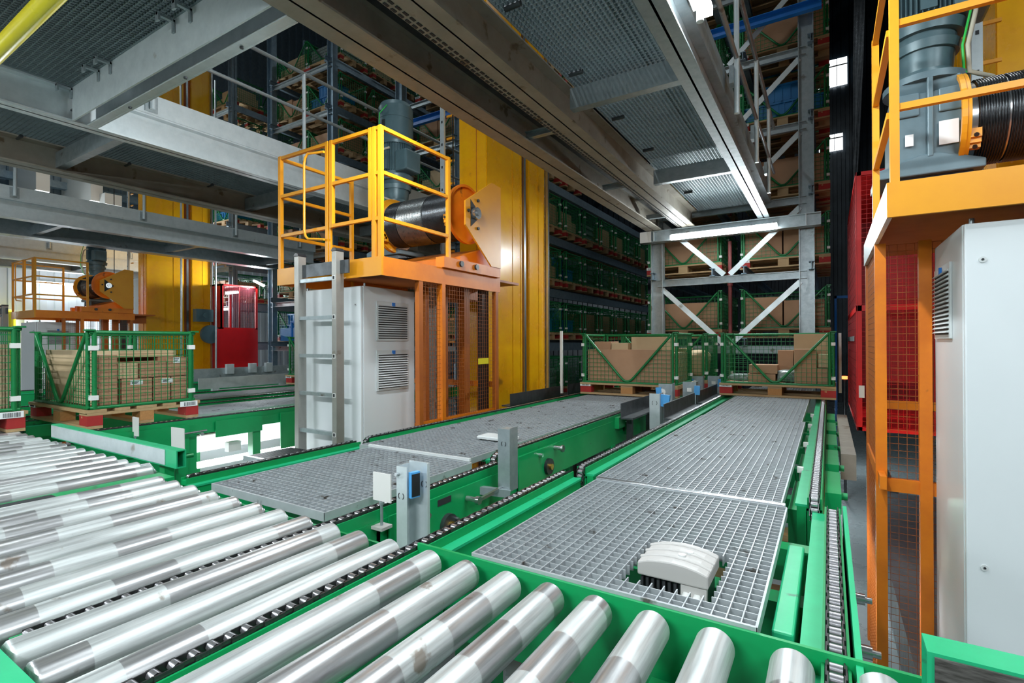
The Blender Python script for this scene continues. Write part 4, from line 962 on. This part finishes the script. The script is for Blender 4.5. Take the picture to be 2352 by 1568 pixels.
    part('coupling', b, 'motor_grey', t)
    b = MB(); b.cyl((x, y, 1.98), (x, y, 2.30), .155, 32)
    for k in range(40):
        a = 2*math.pi*k/40; b.bar((x+.165*math.cos(a), y+.165*math.sin(a), 1.99), (x+.165*math.cos(a), y+.165*math.sin(a), 2.30), .006, .03, (math.cos(a), math.sin(a), 0))
    b.box(x-.04, x+.04, y-.19, y-.15, 2.0, 2.28); mo = part('motor', b, 'motor_grey', t)
    b = MB()
    for z0, z1, r0, r1 in ((2.30, 2.33, .19, .20), (2.33, 2.74, .20, .20), (2.74, 2.79, .20, .175)): b.cyl((x, y, z0), (x, y, z1), r0, 36, r1)
    b.ring((x, y, 2.60), (x, y, 2.606), .203, .199, 36); part('fan_cowl', b, 'motor_grey', mo)
    part('cowl_opening', MB().box(x-.02, x+.025, y-.203, y-.195, 2.42, 2.56), 'black', mo)
    part('terminal_box', MB().box(x+.12, x+.30, y-.15, y+.1, 1.96, 2.2), 'motor_grey', mo, bevel=.02)
    cb = [(x+.24, y-.05, 2.9), (x+.22, y-.1, 2.3), (x+.20, y-.12, 1.95), (x+.16, y-.14, 1.75), (x+.17, y-.12, 1.60), (x+.3, y, 1.585)]
    b = MB(); b.tube(cb if not gate else [(x+.08, y-.22, 2.70), (x-.02, y-.24, 2.62), (x-.03, y-.24, 2.3), (x-.12, y-.26, 2.1), (x-.14, y-.26, 1.85), (x-.02, y-.25, 1.66), (x+.16, y-.2, 1.56)], .007, 6); part('earth_cable', b, 'cable_green', mo)
    b = MB(); b.tube([(p[0]+.025, p[1]+.01, p[2]) for p in cb] if not gate else [(x+.10, y-.2, 2.22), (x, y-.24, 2.2), (x-.09, y-.25, 2.05), (x-.11, y-.25, 1.85), (x+.02, y-.24, 1.66), (x+.2, y-.15, 1.58), (x+.5, y, 1.575)], .013, 8); part('power_cable', b, 'cable_beige', mo)
    # cage under the platform
    b_ = []
    for px_, py_, wd in ((.027, .76, .052), (.225, .76, .055), (1.16, .76, .05), (W_-.027, .47, .05), (W_-.03, .78, .06), (.027, 1.7, .04), (W_-.027, 1.68, .05)):
        part('cage_post', MB().box(XL+px_-wd/2, XL+px_+wd/2, Y0+py_-.025, Y0+py_+.025, -CZ+.45, .547), 'orange' if wd > .051 else 'orange_dark', t)  # brighter-lit posts get the lighter orange, dimmer ones the darker
    b = MB(); b.box(XL+.05, XL+1.3, Y0+.745, Y0+.775, -.84, -.77); b.box(XL+.05, XL+1.3, Y0+.585, Y0+.62, -.48, -.44) if False else None
    b.box(XL+W_-.045, XL+W_-.015, Y0+.5, Y0+1.68, -.75, -.70); b.box(XL+.01, XL+.04, Y0+.6, Y0+1.7, -.80, -.73); b.box(XL+.05, XL+1.3, Y0+1.68, Y0+1.7, -.48, -.42)
    part('cage_rail', b, 'orange', t)
    b = MB(); wires(b, 'y', Y0+.77, XL+.03, XL+1.34, -CZ+.45, .54); part('mesh_panel', b, 'mesh_orange', t)
    if gate: b = MB(); wires(b, 'x', XL+W_-.02, Y0+.47, Y0+1.69, -CZ+.45, .54); part('mesh_panel', b, 'mesh_orange', t)
    b = MB(); wires(b, 'x', XL+.02, Y0+.76, Y0+1.7, -CZ+.45, .54, .09 if gate else .038); part('mesh_panel', b, 'mesh_orange', t)
    b = MB(); b.box(XL+.72, XL+.80, Y0+1.30, Y0+1.34, -CZ+.5, .6); 
    part('perforated_upright', b, 'galv_light', t)
    b = MB(); b.box(XL+.84, XL+.92, Y0+1.3, Y0+1.40, -CZ+.5, .6); b.box(XL+1.04, XL+1.12, Y0+1.42, Y0+1.52, -CZ+.5, .6); part('inner_column', b, 'orange_dark', t)
    part('cable_curtain', MB().box(XL+1.24, XL+1.30, Y0+1.5, Y0+1.62, -CZ+.5, .6), 'black', t)
    b = MB(); b.box(XL+W_-.012, XL+W_-.006, Y0+1.34, Y0+1.52, -.22, -.16); part('yellow_tag', b, 'yellow_tag', t, 'small bright yellow tag on the mesh') if gate else None
    # hanging ropes
    b = MB(); b.cyl((XL+.9, yd+.25, 1.5), (XL+.9, yd+.25, 9), .008, 6); part('rope', b, 'rope', t)
    return t
c2 = crane('middle stacker crane with orange platform, gate railing, black rope drum and tall yellow mast', -4.41, 2.93)
c3 = crane('right stacker crane whose grey gearbox and black rope drum stand in the top right corner', .222, 2.80, mx=.82, fl=.46, gx=.30, gy=1.32, dy=1.30, gate=False)
SC = .884
c1 = crane('far left stacker crane with yellow mast, small orange platform and drum behind the wire baskets', -11.9-1.37, 3.23, mx=.49)
c1.scale = (SC, SC, SC); c1.location = (-11.9-1.37*SC, 3.23, CZ*(1-SC)); 
def cabin(label, x0, x1, y0, y1, z0, z1, zm, mesh):
    t = thing('operator_cabin', label, 'cabin', ((x0+x1)/2, (y0+y1)/2, z0))
    b = MB(); w = .05
    for x in (x0, x1-w):
        for y in (y0, y1-w): b.box(x, x+w, y, y+w, z0, z1)
    b.box(x0, x1, y0, y1, z1-.04, z1); b.box(x0, x1, y0, y1, z0, z0+.04)
    for z in ([zm] if not mesh else [.35]): b.box(x0, x1, y0, y0+w, z-.03, z+.03); b.box(x1-w, x1, y0, y1, z-.03, z+.03); b.box(x0, x0+w, y0, y1, z-.03, z+.03)
    part('frame', b, 'red', t)
    if mesh:
        b = MB(); wires(b, 'x', x0+.01, y0, y1, z0, z1, .09, .004); part('mesh_panel', b, 'red_dark', t)
        b = MB(); wires(b, 'y', y0+.01, x0, x1, z0, z1, .05, .003); part('mesh_panel', b, 'red', t)
        part('inner_panel', MB().box(x0+.25, x1-.1, y0+.3, y0+.34, z0+.5, z1-.3), 'red_dark', t)
        part('back_panel', MB().box(x0+.05, x1-.05, y1-.08, y1-.05, z0, z1), 'red_dark', t)
        part('side_bar', MB().box(x0-.004, x0+.001, y0+.5, y1, .0, .06), 'galv', t)
        part('sign', MB().box(x0+.02, x0+.07, y0-.006, y0, z0+.35, z0+.48), 'paper', t, 'small white sign')
    else:
        part('panel', MB().box(x1-.01, x1+.004, y0-.12, y1, z0, zm), 'red', t); part('panel', MB().box(x0, x1, y0-.004, y0+.01, z0, zm), 'red_dark', t)
        part('side_window', MB().box(x1-.02, x1-.014, y0+.05, y1-.05, zm+.03, z1-.05), 'window_pane', t); part('front_panel', MB().box(x0, x1, y0+.0, y0+.02, zm, z1), 'red_dark', t)
        b = MB(); b.box(x1-.03, x1-.015, y0+.42, y0+.45, zm, z1); part('window_bar', b, 'red_dark', t)
        b = MB(); wires(b, 'x', x1-.04, y0+.05, y1-.05, zm, z1-.04, .04, .003); part('window_mesh', b, 'red_dark', t)
cabin('solid red operator cabin with mesh window beside the left yellow mast', -13.1, -11.9, 6.5, 7.38, -1.0, 1.39, .35, False)
cabin('tall red mesh cabin behind the orange cage on the right', .25, 1.5, 6.57, 9.3, -.95, 1.80, .35, True)
b = MB(); b.box(-12.05, -11.9, 5.95, 6.32, .50, .78); b.cyl((-11.93, 6.15, .64), (-11.88, 6.15, .64), .06, 12)
one('junction_box', b, 'motor_grey', 'dark blue-grey box mounted beside the red cabin', 'box', (-12, 6.1, .5))
b = MB(); b.cyl((-12.0, 6.28, .22), (-11.92, 6.28, .22), .21, 24); one('pulley', b, 'motor_grey', 'dark pulley wheel hanging in front of the red cabin side', 'wheel', (-12, 6.28, 0))
b = MB()
for y in (5.62, 6.35): b.cyl((-11.86, y, -1.5), (-11.86, y, 6), .02, 8)
one('guide_tube', b, 'galv_light', 'pair of thin vertical steel tubes between the left mast and the red cabin', 'tube', (-11.86, 6, -1.5))
# control cabinets
def louvre(t, plane, c, a0, a1, z0, z1, sg):
    b = MB(); d = .018*sg
    def bx(b, e0, e1, aa, ab, za, zb): b.box(min(e0, e1), max(e0, e1), aa, ab, za, zb)
    bx(b, c, c+d*.6, a0, a1, z0, z1); p = part('vent', b, 'vent_grey', t, bevel=.003)
    n = 15; s = MB(); k = MB()
    for i in range(n):
        z = z0+.02+(z1-z0-.05)*i/n; h = (z1-z0-.05)/n
        bx(k, c+d*.6, c+d*.62, a0+.02, a1-.02, z, z+h*.45)
        s.prism([(c+d*.6, a0+.018, z+h*.45), (c+d*1.35, a0+.018, z+h*.45), (c+d*.6, a0+.018, z+h*1.02)], (0, a1-a0-.036, 0))
    part('slots', k, 'slot_dark', p); part('louvre', s, 'vent_grey', p)
    b = MB(); bx(b, c+d*.6, c+d*1.2, (a0+a1)/2-.015, (a0+a1)/2+.015, z1-.04, z1-.006); part('clip', b, 'blue', p)
def cabinet(label, x0, x1, y0, y1, z1, sg, vents):
    t = thing('control_cabinet', label, 'cabinet', ((x0+x1)/2, (y0+y1)/2, -CZ+.3))
    part('body', MB().box(x0, x1, y0+.03, y1, -CZ+.3, z1), 'white_paint', t, bevel=.006)
    part('door', MB().box(x0+.002, x1-.002, y0, y0+.027, -CZ+.32, z1-.004), 'white_paint', t, bevel=.006)
    part('plinth', MB().box(x0+.03, x1-.03, y0+.06, y1-.03, -CZ, -CZ+.298), 'dark_steel', t)
    for a0, a1, z0, zz in vents: louvre(t, 'x', x1 if sg > 0 else x0, a0, a1, z0, zz, sg)
    b = MB()
    for x in (x0+.06, x1-.06):
        for z in (z1-.16, z1-1.45): b.cyl((x, y0, z), (x, y0-.004, z), .013, 14)
    lk = part('lock', b, 'vent_grey', t)
    b = MB()
    for x in (x0+.06, x1-.06):
        for z in (z1-.16, z1-1.45): b.cyl((x, y0-.004, z), (x, y0-.006, z), .005, 8)
    part('keyhole', b, 'slot_dark', lk)
    b = MB()
    for x in (x0+.04, x1-.04): b.cyl((x, y0+.08, z1), (x, y0+.08, z1+.03), .01, 8)
    part('lifting_eye', b, 'galv', t)
cabinet('tall white control cabinet with two louvred vents under the middle orange platform', -4.20, -3.36, 3.0, 3.66, .49, 1, ((3.17, 3.57, .02, .37), (3.17, 3.57, -.42, -.06)))
cabinet('big white control cabinet cut off by the right picture edge', .49, 1.34, 2.86, 3.56, .50, -1, ((3.10, 3.50, .01, .37),))
cabinet('white cabinet half hidden behind the left wire baskets', -13.05, -12.3, 3.35, 4.0, .42, 1, ((3.5, 3.85, .0, .3), (3.5, 3.85, -.4, -.1)))
# aluminium ladder
def ladder(label, xa, xb, y, z1, z0, w, bk):
    t = thing('aluminium_ladder', label, 'ladder', ((xa+xb)/2, y, z0))
    for x in (xa, xb):
        st = part('stile', MB().box(x-w/2, x+w/2, y-.012, y+.07, z0, z1), 'alu', t, bevel=.003)
        part('end_cap', MB().prism([(x-w/2-.002, y-.014, z1), (x+w/2+.002, y-.014, z1), (x+w/2+.002, y-.014, z1+.012), (x+w/4, y-.014, z1+.028), (x-w/4, y-.014, z1+.028), (x-w/2-.002, y-.014, z1+.012)], (0, .086, 0)), 'black', st)
    z = .545; h = MB()
    while z > z0:
        part('rung', MB().box(xa+w/2, xb-w/2, y+.0, y+.035, z-.015, z+.015), 'galv', t)
        h.m = 0; h.box(xb-.016, xb+.016, y-.014, y-.012, z-.018, z+.018); h.m = 1; h.box(xb-.011, xb+.011, y-.015, y-.0135, z-.013, z+.013); z -= .325
    part('rung_end', h, ['plastic_white', 'slot_dark'], t)
    part('bracket', MB().box(xa+w/2, xb-w/2, y+.03, y+.045, .58, .69), 'dark_steel', t)
    part('bracket', MB().box(xb+w/2, xb+w/2+.10, y+.03, y+.045, .58, .69), 'dark_steel', t)
ladder('aluminium ladder leaning straight up in front of the tall white cabinet', -3.97, -3.475, 2.83, .765, -2.2, .055, False)
ladder('short ladder top with black caps beside the left crane railing', -13.35, -13.05, 3.1, .72, -1.0, .06, False)

# ------------------------------------------------------------------ left conveyors and other things beyond the left basket
t = lane('chain_conveyor', 'green chain conveyor under the left carton pallet', -5.95, -4.82, 1.52, 6.5, deep=.15, legs=(2.35, 2.95, 4.2), group=None)
b = MB(); b.box(-4.775, -4.765, 1.55, 2.32, ZD-.32, ZD-.05); b.prism([(-4.775, 2.0, ZD-.3), (-4.775, 2.32, ZD-.3), (-4.775, 2.3, ZD-.62), (-4.775, 2.2, ZD-.62)], (.01, 0, 0)); b.box(-4.775, -4.765, 2.55, 3.0, ZD-.20, ZD-.05); b.box(-4.775, -4.765, 3.2, 4.2, ZD-.42, ZD-.05)
part('side_plate', b, 'green', t)
b = MB()
for y, z in ((1.85, -.84), (2.42, -.80), (2.1, -.9)): b.cyl((-4.765, y, z), (-4.745, y, z), .016, 10)
b.cyl((-4.77, 2.2, -.775), (-4.72, 2.2, -.775), .022, 8); b.cyl((-4.73, 2.2, -.775), (-4.73, 2.45, -.77), .009, 6)
part('bolt', b, 'brushed', t)
one('grating_panel', grating_mesh(-5.72, -5.05, 2.5, 6.4, ZD-.01, .036, .036), 'grate_steel', 'grating panel behind the left carton basket', 'grating', (-5.4, 4, ZD), GL)
t = lane('chain_conveyor', 'second green lane beyond the left carton basket', -7.35, -6.3, 1.6, 6.6, legs=(2.5, 4.5))
one('grating_panel', grating_mesh(-7.1, -6.55, 2.2, 6.4, ZD-.01, .036, .036), 'grate_steel', 'thin bright grating strip of the second left lane', 'grating', (-6.8, 4, ZD), GL)
t = lane('chain_conveyor', 'farthest green lane in front of the red cabin', -9.9, -8.9, 2.5, 7.0, legs=(3.5, 5.5))
for lb, x, ya, yb, za, zb, m in (('long pale grey guide plate in front of the red cabin, nearer one', -7.75, 3.9, 5.6, -.66, -.50, 'galv_light'), ('grey guide plate behind the pale one, in front of the red cabin', -8.6, 3.7, 6.6, -.60, -.40, 'galv'), ('lower grey step plate under the pale guide plate', -7.62, 4.1, 5.4, -.72, -.665, 'galv_light')):
    b = MB(); b.box(x-.006, x+.006, ya, yb, za, zb); b.box(x-.05, x, ya+.2, ya+.3, -CZ, za); b.box(x-.05, x, yb-.4, yb-.3, -CZ, za)
    one('guide_plate', b, m, lb, 'guard', (x, ya, za))
for i, y in enumerate((4.75, 5.15, 5.45)):
    one('sensor_bracket', MB().box(-8.594, -8.53, y, y+.12, -.50, -.34), 'galv_light', ['small bracket with sensor on the grey plate, left one', 'small bracket on the grey plate, middle one', 'small bracket on the grey plate, right one'][i]+' of three before the red cabin', 'sensor', (-8.5, y, -.44))
one('duct_box', MB().box(-5.75, -5.55, 1.9, 4.3, -1.12, -.93), 'white_paint', 'white duct box seen below the left conveyor above the low lamp', 'duct', (-5.6, 3, -1.12))
b = MB(); b.m = 0; b.box(-5.54, -5.40, 2.1, 3.2, -.93, -.92); b.m = 1
y = 2.15
while y < 3.15: b.box(-5.51, -5.48, y, y+.04, -.919, -.918); b.box(-5.46, -5.43, y, y+.04, -.919, -.918); y += .07
one('cable_tray', b, ['galv_dusty', 'slot_dark'], 'perforated cable tray on top of the white duct box', 'tray', (-5.5, 2.6, -.93))
one('bearing_block', MB().box(-4.93, -4.86, 2.72, 2.84, -1.03, -.94), 'reflector', 'grey bearing block hanging under the left conveyor side plate', 'bearing', (-4.9, 2.8, -1))
one('duct_housing', MB().box(-6.2, -6.05, 1.9, 4.6, -CZ, -1.15), 'white_paint', 'white housing standing low behind the glowing lamp', 'housing', (-6.2, 3, -1.6))
t = thing('floor_grille', 'dark slatted grille with pale edge at the foot of the tall white cabinet', 'grille', (-4.0, 2.6, -.9))
b = MB()
for i in range(12): b.box(-3.85+i*.025, -3.837+i*.025, 2.3, 2.68, -.93, -.87)
b.box(-3.85, -3.55, 2.3, 2.68, -CZ, -.93)
part('slats', b, 'black', t); part('edge', MB().box(-3.86, -3.55, 2.27, 2.3, -.90, -.865), 'galv_light', t)
# pallets and things on the level below the right lane
place(P_far, -.6, 3.7, -1.46, 'pale wooden pallet lying low below the right lane, seen past the near grating', 'pallet')
place(P_far, -2.2, 3.75, -1.6, 'wooden pallet glimpsed below the lane gap', 'pallet')
# right aisle
b = MB(); b.box(.10, .14, 12.0, 12.04, -CZ, .9); b.box(.10, .35, 12.0, 12.04, .85, .9); one('blue_post', b, 'blue', 'slim blue steel post in the right aisle', 'post', (.1, 12, -1.5))
b = MB(); b.box(.10, .13, 7.3, 7.33, -.62, .1); one('white_post', b, 'plastic_white', 'short white post right of the right lane basket', 'post', (.1, 7.3, -.6))
b = MB(); b.box(-2.98, -2.95, 6.0, 6.03, -.66, .15); one('white_post', b, 'plastic_white', 'short white post left of the middle lane basket', 'post', (-2.95, 6.0, -.6))
b = MB(); b.cyl((.22, 10.0, -.62), (.22, 10.0, -.57), .04, 12); b.m = 1; b.cyl((.22, 10.0, -CZ), (.22, 10.0, -.62), .02, 8); one('signal_lamp', b, ['lamp_orange', 'dark_steel'], 'tiny glowing orange-red lamp low in the right aisle', 'lamp', (.22, 10, -.6))
b = MB()
for k in range(9): b.tube([(.72+.02*k, 20-.1*k, -1), (.70+.05*math.sin(k), 20, 4), (.74+.03*k, 20, 9), (.8+.04*k, 20, 14)], .03, 6)
one('hanging_cables', b, 'dark_steel', 'bundle of dark glossy cables hanging down the right aisle', 'cable', (.8, 20, -1))['kind'] = 'stuff'
one('floor_rail', MB().box(.85, .93, 3, 25, -CZ, -CZ+.09), 'dark_steel', 'dark floor rail of the right crane aisle', 'rail', (.9, 10, -CZ))
one('floor_rail', MB().box(-3.78, -3.70, 2, 25, -CZ, -CZ+.09), 'dark_steel', 'dark floor rail of the middle crane aisle', 'rail', (-3.7, 10, -CZ))
b = MB(); b.cyl((-19.2, 3.6, .9), (-19.2, 4.75, .9), .07, 10); b.cyl((-19.2, 4.75, .9), (-19.2, 4.75, -1), .08, 10)
one('yellow_pipe', b, 'yellow_pipe', 'thin yellow pipe bending down in front of the white wall at far left', 'pipe', (-19.2, 4.7, -1))
# white boxes and pipe up by the far wall
for i, y in enumerate((4.75, 5.9)): 
    b = MB(); b.box(-19.45, -17.35, y, y+.28, 4.0, 5.6 if i else 5.0); 
    if i: b.box(-17.4, -17.0, y+.2, y+.6, 3.9, 4.2)
    one('ventilation_box', b, 'plastic_white', ['white vertical box with a blue end above the left walkway', 'white bracketed unit above the second left walkway'][i], 'unit', (-17.5, y, 4))
b = MB(); b.box(-19.2, -19.0, -2, 12, 4.55, 4.75); b.box(-19.2, -19.0, -2, 12, 3.85, 3.95); one('wall_girt', b, 'galv_blue', 'long blue-grey rail across the corrugated upper left wall', 'rail', (-19, 5, 4))

# ------------------------------------------------------------------ unseen lamps added overhead and behind the camera to light the hall
for i, (x, y, z, p) in enumerate(((-4.5, -1.2, 1.45, 75), (-1.2, -1.6, 1.5, 82), (2.2, -1.0, 2.6, 80), (-8.5, -.5, 1.6, 85), (3.5, 1.0, 2.8, 60))):
    tube_lamp('added lamp behind the photographer, %s of the row over the front aisle' % ('second', 'middle one', 'fourth', 'leftmost', 'rightmost')[i], (x-.75, y, z), (x+.75, y, z), p, (0, .35, -.93), w=.07)['group'] = 'added lamps over the front aisle'
for i, (x, y, z, p) in enumerate(((-3.7, 1.5, 7.5, 90), (-12.5, 3, 7.5, 70), (.6, 9.5, 9.5, 70), (.6, 15, 12, 60), (2.2, 3, 7.5, 60))):
    tube_lamp('unseen high lamp added far above %s' % ('the middle crane', 'the left crane', 'the right aisle', 'the far end of the right aisle', 'the right crane')[i], (x, y-.8, z), (x, y+.8, z), p, (0, 0, -1), w=.12)['group'] = 'high lamps above the aisles'  # out of view; the right-aisle pair is added to light its floor
